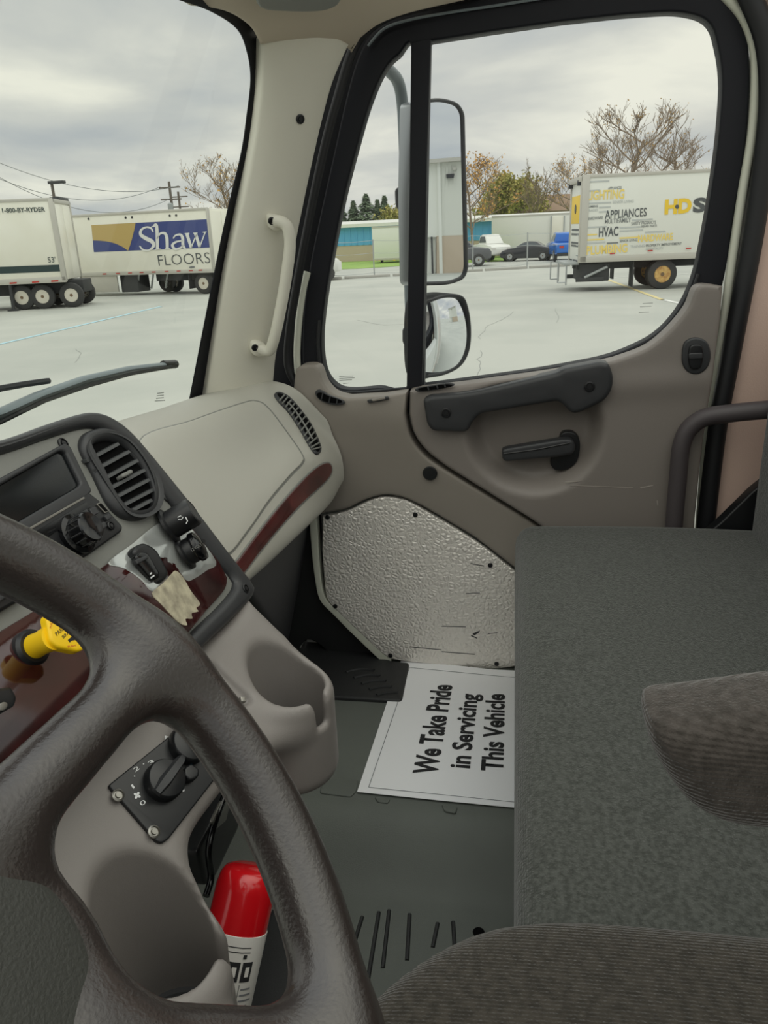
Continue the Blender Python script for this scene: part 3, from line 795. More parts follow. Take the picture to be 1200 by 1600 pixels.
# ================================================================== CENTRE STACK
S_s = turned(at(388, 918, PY(.42)), 2, 28)
stack = thing('centre_stack', 'dark grey centre instrument panel with air vent, switches and glossy burl plate', 'instrument panel', S_s.o)
face_o = cr([(-90, 712), (0, 690), (62, 668), (112, 652), (140, 648), (166, 655), (196, 676), (232, 716), (300, 800), (352, 868), (384, 908)], False, 4).tolist() + cr([(392, 922), (386, 938), (352, 974), (312, 1012), (240, 1085), (150, 1170), (40, 1250), (-90, 1330)], False, 4).tolist()
relief('panel_body', face_o, S_s, M_dark, stack, h=0, edge=.012, depth=.16, step=40)
inner_o = cr([(-90, 735), (0, 712), (64, 690), (112, 675), (138, 672), (160, 679), (186, 698), (220, 738), (284, 818), (330, 876), (352, 900)], False, 4).tolist() + cr([(360, 912), (356, 926), (334, 952), (292, 992), (225, 1062), (140, 1145), (40, 1222), (-90, 1305)], False, 4).tolist()
rim_ = relief('panel_rim', face_o, S_s, M_dark, stack, h=.014, edge=.010, depth=.016, holes=(inner_o,))
relief('panel_face', np.array(inner_o), S_s, M_bezel, stack, h=.004, edge=.001, depth=.006)
screw((98, 694), off(S_s, .004), .0085, rim_); screw((260, 777), off(S_s, .004), .0085, rim_); screw((383, 920), off(S_s, .013), .008, rim_)
# main air vent
av = thing('air_vent', 'oval black air vent with horizontal slats in the centre stack', 'air vent', at(185, 745, S_s))
ring_o = cr([(122, 690), (132, 677), (160, 671), (196, 684), (226, 718), (243, 758), (241, 795), (222, 812), (192, 812), (166, 790), (142, 742), (124, 708)], n=5)
in_o = cr([(138, 703), (146, 694), (166, 690), (190, 698), (214, 724), (232, 756), (236, 784), (224, 800), (202, 801), (184, 782), (158, 742), (141, 714)], n=5)
relief('vent_ring', ring_o, off(S_s, .004), M_dark, av, h=.012, edge=.010, depth=.012, holes=(in_o,))
relief('vent_back', in_o + inward(in_o) * -2, off(S_s, .003), M_hole, av, h=.002, edge=0, depth=.002)
for a, b in (((136, 720), (186, 693)), ((148, 735), (203, 705)), ((158, 751), (216, 719)), ((167, 766), (227, 734)), ((176, 780), (234, 749)), ((187, 793), (240, 765)), ((201, 801), (238, 781))):
    p, q_ = at(*a, off(S_s, .012)), at(*b, off(S_s, .012))
    M4 = np.cross(S_s.n, (q_ - p) / np.linalg.norm(q_ - p))
    V = [p - M4 * .0022, p + M4 * .0022, q_ + M4 * .0022, q_ - M4 * .0022]; V += [v - S_s.n * .012 + M4 * .003 for v in V]
    link('vent_slat', raw(V, [(0, 1, 2, 3), (7, 6, 5, 4), (0, 4, 5, 1), (1, 5, 6, 2), (2, 6, 7, 3), (3, 7, 4, 0)]), M_slat, av, smooth=False)
relief('vent_tab', rnd([(184, 744), (200, 736), (203, 742), (187, 750)], 3), off(S_s, .012), M_bezel, av, h=.008, edge=.002, depth=.01)
# radio / screen unit
rad = thing('radio', 'black radio unit with blank screen and round volume knob', 'radio', at(60, 800, S_s))
scr_o = rnd([(-90, 796), (95, 696), (104, 700), (138, 770), (132, 778), (-90, 905)], 4)
scr_i = rnd([(-90, 810), (88, 708), (96, 710), (120, 758), (116, 764), (-90, 885)], 4)
relief('screen_bezel', scr_o, off(S_s, .004), M_dark, rad, h=.008, edge=.003, depth=.008, holes=(scr_i,))
relief('screen', scr_i, off(S_s, .004), M_screen, rad, h=.003, edge=.001, depth=.004)
relief('radio_fascia', rnd([(-60, 880), (132, 772), (150, 786), (186, 826), (184, 834), (136, 868), (60, 915), (-30, 965)], 4), off(S_s, .004), M_black, rad, h=.008, edge=.003, depth=.006)
relief('trim_line', [(-60, 884), (131, 776), (133, 779), (-60, 890)], off(S_s, .013), M_steel, rad, edge=.0005, depth=.002)
relief('gloss_strip', rnd([(-20, 874), (134, 784), (142, 792), (100, 822), (60, 850), (-10, 890)], 3), off(S_s, .0122), M_gloss, rad, h=.001, edge=.0005, depth=.002)
relief('usb_slot', rnd([(149, 788), (156, 785), (170, 799), (163, 803)], 1.5), off(S_s, .0122), M_steel, rad, h=.002, edge=.0008, depth=.002)
relief('usb_hole', rnd([(151, 789), (156, 787), (167, 799), (163, 801)], 1), off(S_s, .0122), M_hole, rad, h=.0024, edge=.0002, depth=.001)
for ol in ([(124, 802), (133, 797), (138, 806), (130, 812)], [(137, 797), (146, 793), (152, 803), (142, 808)], [(148, 824), (160, 816), (165, 824), (152, 833)], [(146, 836), (156, 830), (160, 836), (150, 843)], [(124, 848), (136, 842), (140, 848), (128, 855)], [(160, 808), (167, 804), (172, 810), (165, 815)]):
    relief('button', rnd(ol, 1.5), off(S_s, .0122), M_dark, rad, h=.004, edge=.001, depth=.003)
kc = at(118, 836, off(S_s, .0122))
knob = lathe('volume_knob', [(.026, 0), (.026, .006), (.020, .008), (.0195, .026), (.018, .028), (.012, .027), (0, .024)], kc, S_s.n, M_gloss, rad, n=32)
for k in range(14):
    t = k / 14 * 2 * math.pi
    c = kc + .0196 * (math.cos(t) * S_s.u + math.sin(t) * S_s.v)
    tube('knob_ridge', [c + S_s.n * .009, c + S_s.n * .025], .0012, M_dark, knob, n=5)
screw((172, 822), off(S_s, .012), .006, rad)
# buttons half hidden at the left edge
bt = relief('switch_block', rnd([(-60, 950), (10, 912), (26, 925), (28, 940), (-60, 992)], 5), off(S_s, .004), M_black, stack, h=.012, edge=.004, depth=.01)
relief('switch_cap', rnd([(-20, 936), (8, 920), (18, 928), (-14, 950)], 4), off(S_s, .016), M_dark, bt, h=.006, edge=.002, depth=.005)
# glossy burl plate
wood_px = cr([(-90, 1040), (60, 950), (165, 882), (245, 820), (280, 812), (304, 830), (340, 880)], False, 4).tolist() + cr([(352, 905), (348, 922), (326, 948), (290, 985), (225, 1056), (140, 1138), (40, 1215), (-90, 1298)], False, 4).tolist()
_pc = at(215, 950, S_s)
def plate_dome(px):
    P = S_s(px)[0] - _pc; a = P @ S_s.u; b = P @ S_s.v
    return np.maximum(.013 - .9 * np.maximum(a, 0) ** 2 - 1.9 * np.maximum(b + .01, 0) ** 2, .0005)
relief('burl_plate', np.array(wood_px), off(S_s, .004), M_woodlam, stack, h=.004, edge=.001, depth=.006, step=9, hfun=plate_dome)
relief('pale_patch', cr([(168, 880), (206, 850), (246, 819), (280, 813), (302, 831), (337, 878), (322, 892), (302, 905), (288, 909), (272, 894), (252, 905), (228, 930), (212, 912), (190, 892)], n=4), off(S_s, .0078), M_patch, stack, h=.0008, edge=.0004, depth=.001, step=8, hfun=plate_dome)  # pale glossy patch over the upper part of the burl plate
relief('label_residue', cr([(226, 933), (243, 918), (262, 900), (272, 893), (284, 902), (296, 924), (311, 944), (302, 952), (305, 958), (292, 962), (292, 971), (280, 972), (282, 982), (270, 980), (256, 967), (240, 950)], n=3), off(S_s, .0078), M_residue, stack, h=.0015, edge=.0005, depth=.001, step=8, hfun=plate_dome)
# rocker switch
rk = relief('rocker_switch', rnd([(196, 868), (202, 858), (214, 853), (226, 858), (236, 866), (254, 900), (250, 910), (240, 918), (234, 918), (222, 902)], 5), off(S_s, .008), M_black, stack, h=.014, edge=.005, depth=.014)
relief('rocker_paddle', rnd([(207, 871), (214, 864), (226, 864), (232, 872), (247, 898), (245, 906), (238, 909), (230, 902), (214, 882)], 4), off(S_s, .021), M_gloss, rk, h=.005, edge=.003, depth=.006)
relief('rocker_rib', rnd([(209, 876), (228, 868), (231, 873), (213, 883)], 2), off(S_s, .026), M_dark, rk, h=.003, edge=.0015, depth=.004)
for i, (x, y) in enumerate(((236, 896), (240, 900), (237, 902))):
    relief('switch_symbol', ell(x, y, 2.2, 1.2, -50, 10), off(S_s, .0262), M_print, rk, edge=0, depth=.0003)
screw((195, 877), off(S_s, .008), .005, rk, M_steel); screw((236, 933), off(S_s, .0085), .006, stack, M_steel)
# power socket plugs
def plug(name, c, r, L, cap):
    b = at(*c, off(S_s, .008)); ax = S_s.n * .93 + S_s.u * .36; ax /= np.linalg.norm(ax)
    o = lathe(name, [(r * 1.25, 0), (r * 1.25, .004), (r, .006), (r, L - .004), (r * .95, L), (r * .8, L + .001), (r * .78, L - .001), (0, L - .001)], b, ax, M_black, stack, n=28)
    return o, b + ax * L, ax
lo_, tip, ax = plug('cigarette_lighter', (262, 823), .0215, .044, True)
lathe('lighter_face', [(0, -.0008), (.0165, -.0008), (.0165, .0003), (0, .0005)], tip, ax, M_dark, lo_, n=24)
S_lf = plane(tip + ax * .0012, ax)
for pth in ([(278, 808), (282, 806), (286, 808), (284, 811)], [(290, 808), (293, 814), (291, 818)], [(279, 812), (284, 812)]):
    tube('lighter_symbol', [at(*p, S_lf) for p in pth], .0007, M_print, lo_, n=5)
po_, tip, ax = plug('power_socket', (288, 866), .020, .022, True)
lathe('socket_cap', [(.0225, -.004), (.0235, 0), (.022, .005), (.012, .008), (0, .0085)], tip, ax, M_gloss, po_, n=28)
tube('cap_hinge', [tip + S_s.u * .02, tip + S_s.u * .03 - S_s.n * .008, tip + S_s.u * .026 - S_s.n * .018], .004, M_black, po_, n=8)
text('socket_lettering', '12 VOLT', (300, 862), (316, 852), (297, 858), plane(tip + ax * .0088, ax), M_bezel, po_, lift=.0003)
# yellow parking brake valve
S_b = off(S_s, .052)
pb = thing('parking_brake_knob', 'bright yellow diamond-shaped parking brake knob', 'knob', at(42, 1018, S_s))
c0 = at(42, 1016, off(S_s, .008)); c1 = at(84, 995, S_b); axb = c1 - c0; Lb = np.linalg.norm(axb)
lathe('collar', [(.020, -.002), (.020, .010), (.017, .014), (0, .014)], c0, axb, M_black, pb, n=24)
lathe('stem', [(.0135, .012), (.0125, Lb * .55), (.0135, Lb * .8), (.014, Lb), (0, Lb)], c0, axb, M_yellow, pb, n=24)
paddle_o = rnd([(67, 966), (74, 958), (96, 959), (126, 988), (131, 1000), (129, 1016), (118, 1021), (84, 1014), (74, 1004)], [6, 8, 10, 6, 6, 6, 8, 10, 8])
S_pd = plane(c1, axb / Lb * .55 - FWD * .45)
pad = relief('paddle', paddle_o, S_pd, M_yellow, pb, h=.006, edge=.003, depth=.008)
text('paddle_lettering', 'PARKING', (89, 994), (112, 974), (85, 989), off(S_pd, .006), M_ink, pad, lift=.0004)
text('paddle_lettering', 'BRAKE', (99, 998), (115, 984), (96, 994), off(S_pd, .006), M_ink, pad, lift=.0004)
relief('paddle_emblem', rnd([(106, 1000), (116, 991), (119, 995), (117, 1000), (112, 1001), (109, 1004)], 1), off(S_pd, .0063), M_ink, pad, edge=0, depth=.0003)
text('paddle_lettering', 'PUSH', (106, 1012), (118, 1010), (106, 1009), off(S_pd, .006), M_redprint, pad, lift=.0004)
text('paddle_lettering', 'PULL', (80, 982), (82, 970), (77, 982), off(S_pd, .006), M_redprint, pad, lift=.0004)
# round autofill sticker
ast = relief('round_sticker', ell(120, 1096, 36, 32, 0, 30), off(S_s, .008), M_black, stack, h=.0015, edge=.0005, depth=.001)
for i, ch in enumerate('N AUTOFILL OV'):
    if ch == ' ': continue
    t = math.radians(200 + i * 10.5); x, y = 120 + 27 * math.cos(t), 1096 + 24 * math.sin(t)
    ux, uy = -math.sin(t), math.cos(t)
    text('sticker_lettering', ch, (x - ux * 2.4, y - uy * 2.4), (x + ux * 2.4, y + uy * 2.4), (x - ux * 2.4 + math.cos(t) * 7, y - uy * 2.4 + math.sin(t) * 7), off(S_s, .0096), M_print, ast, lift=.0003)
for i, ch in enumerate('DITION'):
    t = math.radians(235 + i * 13); x, y = 120 + 17 * math.cos(t), 1096 + 15 * math.sin(t)
    ux, uy = -math.sin(t), math.cos(t)
    text('sticker_lettering', ch, (x - ux * 2, y - uy * 2), (x + ux * 2, y + uy * 2), (x - ux * 2 + math.cos(t) * 6, y - uy * 2 + math.sin(t) * 6), off(S_s, .0096), M_print, ast, lift=.0003)
lo2 = relief('lock_switch', rnd([(-40, 1085), (6, 1078), (16, 1096), (12, 1112), (-40, 1140)], 6), off(S_s, .008), M_black, stack, h=.012, edge=.004, depth=.01)
relief('lock_trim', ell(4, 1104, 8, 6, -40, 16), off(S_s, .0205), M_steel, lo2, h=.001, edge=.0005, depth=.001)

# ================================================================== LOWER CONSOLE WITH CUP HOLDERS
o_k = at(350, 965, S_s)
S_k = turned(o_k, 16, 46)
con = thing('cup_holder_console', 'taupe moulded console with two cup holders and fan control panel', 'console', (.8, .4, .3))
def toK(px):
    P = S_k(px)[0] - S_k.o
    return np.stack([P @ S_k.u, P @ S_k.v], 1)
def w2k(p):
    d = np.asarray(p, float) - S_k.o
    return np.array([d @ S_k.u, d @ S_k.v, d @ S_k.n])
edge_px = [(330, 985), (372, 945), (391, 926), (402, 938), (432, 968), (462, 998), (485, 1040), (490, 1100), (470, 1150), (420, 1180), (372, 1212), (340, 1250), (316, 1285), (306, 1312), (308, 1345), (322, 1378), (342, 1422), (350, 1475), (364, 1555), (372, 1650), (-200, 1650), (-250, 1250), (100, 1160)]
poly = toK(cr(edge_px, True, 3))
zl = np.array([0, S_k.v[2], S_k.n[2]])           # world up in console coordinates
def cup_terms(a, b, c, axis, r_out, r_in, ztop, zbot, zin):
    o = w2k((axis[0], axis[1], 0))
    da, db, dc = a - o[0], b - o[1], c - o[2]
    zz = db * zl[1] + dc * zl[2]                 # world height
    ra, rb, rc = da, db - zz * zl[1], dc - zz * zl[2]
    r = np.sqrt(ra ** 2 + rb ** 2 + rc ** 2)
    outer = smax(smax(r - r_out, zz - ztop, .022), zbot - zz, .03)
    hole = smax(r - r_in, zin - zz, .006)
    return outer, hole, zz, (ra, rb, rc)
CUPS = [((.958, .328), .069, .055, .568, .405, .452), ((.578, .374), .073, .060, .452, .255, .330)]
def con_sdf(a, b, c):
    G = np.stack([a[:, :, 0].ravel(), b[:, :, 0].ravel()], 1)
    d2 = segdist(G, poly); d2[inside(G, poly)] *= -1
    d2 = d2.reshape(a.shape[:2])[:, :, None]
    slab = smax(smax(d2 + 0 * c, c, .03), -.09 - c, .03)
    D = slab
    T = [cup_terms(a, b, c, *q) for q in CUPS]
    for outer, hole, zz, rr in T: D = smin(D, outer, .03)
    for k, (outer, hole, zz, rr) in enumerate(T):
        D = smax(D, -hole, .008)
        # thumb notch in the wall towards the seat
        dirw = np.array([-.45, -.89, 0]) if k == 0 else np.array([.35, -.94, 0])
        dl = np.array([dirw @ S_k.u, dirw @ S_k.v, dirw @ S_k.n])
        along = rr[0] * dl[0] + rr[1] * dl[1] + rr[2] * dl[2]
        side = np.sqrt(np.maximum(rr[0] ** 2 + rr[1] ** 2 + rr[2] ** 2 - along ** 2, 0))
        ztop, r_out = CUPS[k][3], CUPS[k][1]
        notch = smax(smax(side - .012, (ztop - .05) - zz, .008), .02 - along, .004)
        D = smax(D, -notch, .010)
    # small pocket beside the upper cup
    pk = toK([(335, 1045), (385, 1092)])
    q = s_caps(a, b, c, (pk[0][0], pk[0][1], 0), (pk[1][0], pk[1][1], 0), .009)
    return smax(D, -q, .006)
lo_k = np.array([-.52, -.50, -.20]); hi_k = np.array([.16, .04, .20])
me = sdf_mesh(con_sdf, lo_k, hi_k, .0042)
for v in me.vertices:
    p = S_k.o + v.co[0] * S_k.u + v.co[1] * S_k.v + v.co[2] * S_k.n
    v.co = p
link('console_body', me, M_console, con, sharp=None)
for (ax_, r_out, r_in, zt, zb, zi) in CUPS:
    lathe('cup_liner', [(r_in * .99, 0), (r_in * .99, .006), (r_in * .86, .007), (r_in * .84, .003), (r_in * .5, .002), (0, .002)], (ax_[0], ax_[1], zi + .001), (0, 0, 1), M_under, con, n=36)
relief('pocket_clip', rnd([(374, 1089), (382, 1090), (384, 1098), (376, 1098)], 2), off(S_k, .001), M_steel, con, h=.003, edge=.001, depth=.004)
# fan control panel
S_hp = off(S_k, .001)
hp = relief('fan_control_panel', rnd([(167, 1229), (268, 1148), (300, 1121), (326, 1104), (384, 1150), (352, 1196), (262, 1312), (252, 1319), (243, 1317)], [5, 2, 2, 2, 2, 2, 4, 4, 5]), S_hp, M_black, con, h=.004, edge=.002, depth=.006)
for p in ((184, 1243), (240, 1300)): screw(p, off(S_hp, .004), .0075, hp, M_steel)
S_ht = off(S_hp, .004)
def fan_knob(c, r, turn, parent):
    b = at(*c, S_ht)
    k = lathe('fan_knob', [(r, 0), (r, .010), (r * .93, .014), (r * .9, .0145), (0, .0145)], b, S_k.n, M_black, parent, n=30)
    d = math.cos(turn) * S_k.u + math.sin(turn) * S_k.v; e = np.cross(S_k.n, d)
    V = []
    for s, w, hgt in ((-1.0, .006, .018), (-.3, .0085, .024), (.9, .007, .026), (1.35, .0045, .018)):
        for q, hh in ((-1, .012), (-.55, hgt), (.55, hgt), (1, .012)): V.append(b + d * r * s + e * w * q + S_k.n * hh)
    F = [(0, 1, 2, 3), (15, 14, 13, 12)]
    for i in range(3):
        for j in range(4): F.append((i * 4 + j, (i + 1) * 4 + j, (i + 1) * 4 + (j + 1) % 4, i * 4 + (j + 1) % 4))
    link('knob_grip', raw(V, F), M_dark, k, sharp=40)
fan_knob((254, 1222), .025, math.radians(10), hp)
fan_knob((292, 1165), .026, math.radians(80), hp)
relief('panel_button', rnd([(281, 1206), (293, 1198), (306, 1208), (304, 1220), (292, 1226), (282, 1218)], 5), S_ht, M_black, hp, h=.012, edge=.003, depth=.012)
for s, p in (('0', (224, 1258)), ('1', (209, 1232)), ('2', (214, 1205)), ('3', (237, 1195))):
    x, y = p; k_ = .35 if s == '1' else 1; text('dial_number', s, (x - 3 * k_, y + 2 * k_), (x + 4.5 * k_, y - 3.5 * k_), (x - 6.5, y - 4), S_ht, M_print, hp, lift=.0005)
for x, y in ((210, 1213), (224, 1194), (250, 1195)): relief('dial_dot', ell(x, y, 1, 1, 0, 8), S_ht, M_print, hp, h=.0006, edge=0, depth=.0004)
for k in range(4):
    t = k * math.pi / 2 + .5; relief('fan_symbol', ell(214 + 3.2 * math.cos(t), 1243 + 3.2 * math.sin(t), 2.8, 2.0, math.degrees(t), 10), S_ht, M_print, hp, h=.0006, edge=0, depth=.0004)
relief('dial_dot', ell(286, 1235, 2.2, 2.2, 0, 12), S_ht, M_print, hp, h=.0006, edge=0, depth=.0004)
for pth in ([(266, 1170), (268, 1176), (273, 1180)], [(291, 1191), (296, 1193), (300, 1198)]):
    tube('dial_arc', [at(*p, off(S_ht, .0005)) for p in pth], .0012, M_blueprint, hp, n=5)
text('dial_number', 'A', (258, 1156), (264, 1152), (256, 1151), S_ht, M_print, hp, lift=.0005)
# black lever housing in the gap beside the console
lv = thing('under_console_lever', 'black lever and bracket tucked behind the console edge', 'lever', at(340, 1300, PY(.50)))
relief('bracket', rnd([(352, 1232), (372, 1240), (368, 1290), (330, 1370), (312, 1385), (300, 1330)], 8), PY(.50), M_black, lv, h=.01, edge=.006, depth=.03)
relief('bracket_plate', rnd([(346, 1250), (358, 1256), (352, 1282), (336, 1296), (330, 1284)], 3), PY(.47), M_steel, lv, h=.002, edge=.001, depth=.004)
tube('lever_rod', [at(*p, PY(.47)) for p in ((352, 1240), (334, 1290), (326, 1330), (330, 1370), (322, 1400))], .006, M_gloss, lv, spline=5, n=8)

# ================================================================== FIRE EXTINGUISHER
e0 = CAM + rays([(392, 1352)])[0] * 1.06
e1 = CAM + rays([(336, 1600)])[0] * 1.02
axe = e1 - e0; Le = np.linalg.norm(axe); axe /= Le
fe = thing('fire_extinguisher', 'small red fire extinguisher with white printed label beside the console', 'extinguisher', e1)
R_e = .041
lathe('cylinder', [(0, 0), (R_e * .6, .001), (R_e * .82, .005), (R_e * .94, .013), (R_e, .028), (R_e, Le + .12), (R_e * .7, Le + .15), (0, Le + .16)], e0, axe, M_red, fe, n=40)
le_ = lathe('label', [(R_e + .0003, .078), (R_e + .0008, .0785), (R_e + .0008, Le + .10), (R_e + .0003, Le + .101)], e0, axe, M_label, fe, n=40)
me_ = le_.data
u_e = -FWD - axe * (-FWD @ axe); u_e /= np.linalg.norm(u_e); v_e = np.cross(axe, u_e)
def on_can(th, d, lift=.0014):
    return e0 + axe * d + (R_e + lift) * (math.cos(th) * u_e + math.sin(th) * v_e)
def decal(name, t0, t1, d0, d1, m, lift=.0014):
    V, F = [], []
    for i in range(6):
        t = t0 + (t1 - t0) * i / 5
        V += [on_can(t, d0, lift), on_can(t, d1, lift)]
    for i in range(5): F.append((2 * i, 2 * i + 1, 2 * i + 3, 2 * i + 2))
    link(name, raw(V, F), m, le_, sharp=None)
_sg = 1 if (v_e @ RGT) > 0 else -1
for k, t in enumerate((-.36, .08, .52)): decal('label_picture', _sg * t, _sg * (t + .36), .108, .132, M_ink)
for k, t in enumerate((-.36, .08, .52)): decal('label_figure', _sg * (t + .12), _sg * (t + .26), .114, .126, M_label, .0018)
for k, (t, d) in enumerate(((.0, .142), (.25, .148), (.02, .168), (.25, .174))): decal('label_figure', _sg * t, _sg * (t + .18), d, d + .014, M_redprint)
decal('label_figure', _sg * .42, _sg * .72, .205, .235, M_redprint)
for k in range(9): decal('label_line', _sg * .62, _sg * (1.0 + .06 * (k % 3)), .140 + k * .007, .142 + k * .007, M_grey_ink)
for d in (.090, .096): decal('label_line', _sg * -.8, _sg * .7, d, d + .0012, M_ink)
decal('label_line', _sg * .54, _sg * .56, .135, .26, M_ink)
decal('label_line', _sg * .48, _sg * .60, .099, .104, M_ink)
# black mounting cradle
ck = relief('cradle', cr([(425, 1418), (448, 1440), (470, 1490), (462, 1560), (420, 1620), (380, 1620), (392, 1520)]), PZ(-.03), M_matdark, fe, edge=.008, depth=.06)

# ================================================================== PAPER ON THE FLOOR
S_pp = PZ(.004)
pp_o = np.array([(627, 1032), (700, 1039), (770, 1047), (830, 1050), (834, 1268), (806, 1263), (690, 1252), (558, 1238)], float)
pap = relief('paper_floor_mat', pp_o, S_pp, M_paper, h=.0, edge=.0, depth=.001, step=25, hfun=lambda q: .0004 * np.sin(q[:, 0] * .02) * np.sin(q[:, 1] * .017) + .002)
tag(pap, 'white paper floor mat with a printed service message under the seat edge', 'paper mat')
S_pt = PZ(.0066)
for s, a, b, c in (('We Take Pride', (682, 1211), (706, 1071), (645, 1208)), ('in Servicing', (733, 1201), (746, 1085), (702, 1198)), ('This Vehicle', (785, 1206), (788, 1085), (752, 1203))):
    text('lettering', s, a, b, c, S_pt, M_ink, pap, lift=.0005, bold=.03)
for a, b in (((640, 1043), (576, 1230)), ((640, 1043), (830, 1061)), ((576, 1230), (832, 1256))):
    p, q = at(*a, S_pt), at(*b, S_pt); d = (q - p) / np.linalg.norm(q - p); e = np.cross(d, (0, 0, 1)) * .0009
    link('border_line', raw([p - e, q - e, q + e, p + e], [(0, 1, 2, 3)]), M_grey_ink, pap, smooth=False)

# ================================================================== SEATS
def cushion(name, lo, hi, r, mat_, parent, crown=0.0, h=.011, extra=None):
    lo, hi = np.asarray(lo, float), np.asarray(hi, float); c = (lo + hi) / 2; hx = (hi - lo) / 2
    def f(x, y, z):
        zz = z + crown * (((x - c[0]) / hx[0]) ** 2 + ((y - c[1]) / hx[1]) ** 2)
        d = s_rbox(x, y, zz, c, hx, r)
        return d if extra is None else extra(d, x, y, z)
    me = sdf_mesh(f, lo - 3 * h, hi + 3 * h, h)
    return link(name, me, mat_, parent, sharp=None)
bench = thing('bench_seat', 'charcoal fabric passenger bench seat', 'seat', (1.2, -.3, 0))
cushion('seat_cushion', (.56, -.62, .33), (1.872, -.012, .500), .045, M_seat, bench, crown=.006)
cushion('backrest', (.60, -.80, .40), (1.86, -.565, 1.05), .06, M_seat, bench)
box('seat_base', (.62, -.60, -.10), (1.80, -.08, .345), M_black, bench, bevel=.01)
drv = thing('driver_seat', 'brown-grey ribbed fabric driver seat with folding armrest', 'seat', (.2, -.3, -.1))
def dcorner(d, x, y, z):
    # rounded front corner on the passenger side
    q = np.sqrt(np.maximum(x - .30, 0) ** 2 + np.maximum(y + .10, 0) ** 2 * 1.05) - .262
    return smax(d, q, .04)
cushion('seat_cushion', (.02, -.60, .42), (.565, .165, .640), .05, M_dseat, drv, crown=.02, extra=dcorner)
box('seat_base', (.08, -.50, -.10), (.50, .02, .44), M_black, drv, bevel=.02)
arm_px = cr([(1010, 1160), (1014, 1192), (1034, 1235), (1072, 1284), (1118, 1312), (1168, 1325), (1230, 1331)], False, 4).tolist() + [(1420, 1345), (1420, 1110), (1210, 1128), (1100, 1142)] + cr([(1045, 1146), (1022, 1149), (1012, 1152)], False, 3).tolist()
arm_yz = PX(.455)(arm_px)[0][:, 1:]
def arm_f(x, y, z):
    G = np.stack([y[0].ravel(), z[0].ravel()], 1)
    d2 = segdist(G, arm_yz); d2[inside(G, arm_yz)] *= -1
    d2 = d2.reshape(y.shape[1:])[None]
    return smax(d2 + 0 * x + .004, np.abs(x - .498) - .044, .035)
ylo, yhi, zlo, zhi = arm_yz[:, 0].min(), arm_yz[:, 0].max(), arm_yz[:, 1].min(), arm_yz[:, 1].max()
link('armrest', sdf_mesh(arm_f, (.44, ylo - .02, zlo - .02), (.556, yhi + .02, zhi + .02), .0055), M_arm, drv, sharp=None)

# grab bar beside the bench
gb = tube('grab_bar', [at(1044, 1000, PX(1.90)), at(1049, 900, PX(1.90)), at(1053, 820, PX(1.90)), at(1060, 740, PX(1.90)), at(1064, 700, PX(1.90)), at(1075, 672, PX(1.90)), at(1100, 653, PX(1.895)), at(1140, 646, PX(1.885)), at(1200, 640, PX(1.87)), at(1300, 632, PX(1.85))], .0215, M_bar, spline=6, n=16)
tag(gb, 'dark grey bent tube grab bar at the door end of the bench', 'grab bar')
bk = relief('black_cover', rnd([(1098, 840), (1128, 815), (1176, 768), (1205, 745), (1300, 740), (1300, 900), (1100, 880)], 5), PX(1.90), M_black, h=0, edge=.005, depth=.03)  # plain black sheet at the door end of the bench cushion
tag(bk, 'black cover panel behind the bench cushion', 'cover')

# ================================================================== STEERING WHEEL
Wc = np.array([.158, .208, .948]); Wa = .893
Wu = np.array([1., 0, 0]); Wv = np.array([0, math.cos(Wa), math.sin(Wa)]); Wn = np.cross(Wu, Wv)
sw_ = thing('steering_wheel', 'dark leather-grained steering wheel with thick padded rim and spokes', 'steering wheel', Wc)
def wheel(x, y, z):
    rr = np.sqrt(x * x + y * y)
    th = np.arctan2(y, x)
    q1 = np.sqrt((rr - .230) ** 2 + (z * .93) ** 2) - .0195
    d = q1
    for s in (1, -1):
        X = x * s
        sp = s_caps(X, y, z * 1.25, (.085, .016, -.030), (.222, .012, -.002), .021, .017)
        d = smin(d, sp, .038)
        sp = s_caps(X, y, z * 1.25, (.050, -.085, -.034), (.116, -.198, -.004), .024, .020)
        d = smin(d, sp, .034)
    hub = smax(np.sqrt((x * .98) ** 2 + (y + .02) ** 2) - .098, np.abs(z + .034) - .022, .02)
    return smin(d, hub, .024)
me = sdf_mesh(wheel, (-.27, -.27, -.09), (.27, .27, .05), .0036)
def to_w(me):
    for v in me.vertices: v.co = Wc + v.co[0] * Wu + v.co[1] * Wv + v.co[2] * Wn
to_w(me)
link('rim_and_spokes', me, M_leather, sw_, sharp=None)
def pad_f(x, y, z):
    q = np.sqrt((x * .96) ** 2 + (y + .02) ** 2) - .090
    d = smax(q, np.abs(z + .020 + (x * x + y * y) * 1.2) - .018, .018)
    return d
me = sdf_mesh(pad_f, (-.13, -.15, -.08), (.13, .12, .03), .0036); to_w(me)
link('horn_pad', me, M_hub, sw_, sharp=None)
lathe('column', [(.055, .04), (.05, .10), (.045, .5), (0, .5)], Wc, -Wn, M_dark, sw_, n=28)

# ================================================================== OUTSIDE: OUR OWN TRUCK
bodyw = thing('truck_body', 'white outer skin of the truck this cab belongs to', 'truck', (2.05, 0, GZ))
prism('door_skin', [(2.035, -.15), (2.085, -.15), (2.10, .30), (2.085, .74), (2.04, .76)], -.47, .62, M_white, bodyw)
prism('rear_quarter', [(2.03, -.15), (2.085, -.15), (2.10, .3), (2.08, 1.7), (2.03, 1.7)], -1.05, -.50, M_white, bodyw)
prism('fender', [(2.0, -.55), (2.09, -.55), (2.10, .30), (2.05, .62), (2.0, .64)], .63, 1.25, M_white, bodyw)
box('cargo_box', (-.38, -7.6, -.25), (2.16, -1.75, 2.1), M_white, bodyw, bevel=.03)
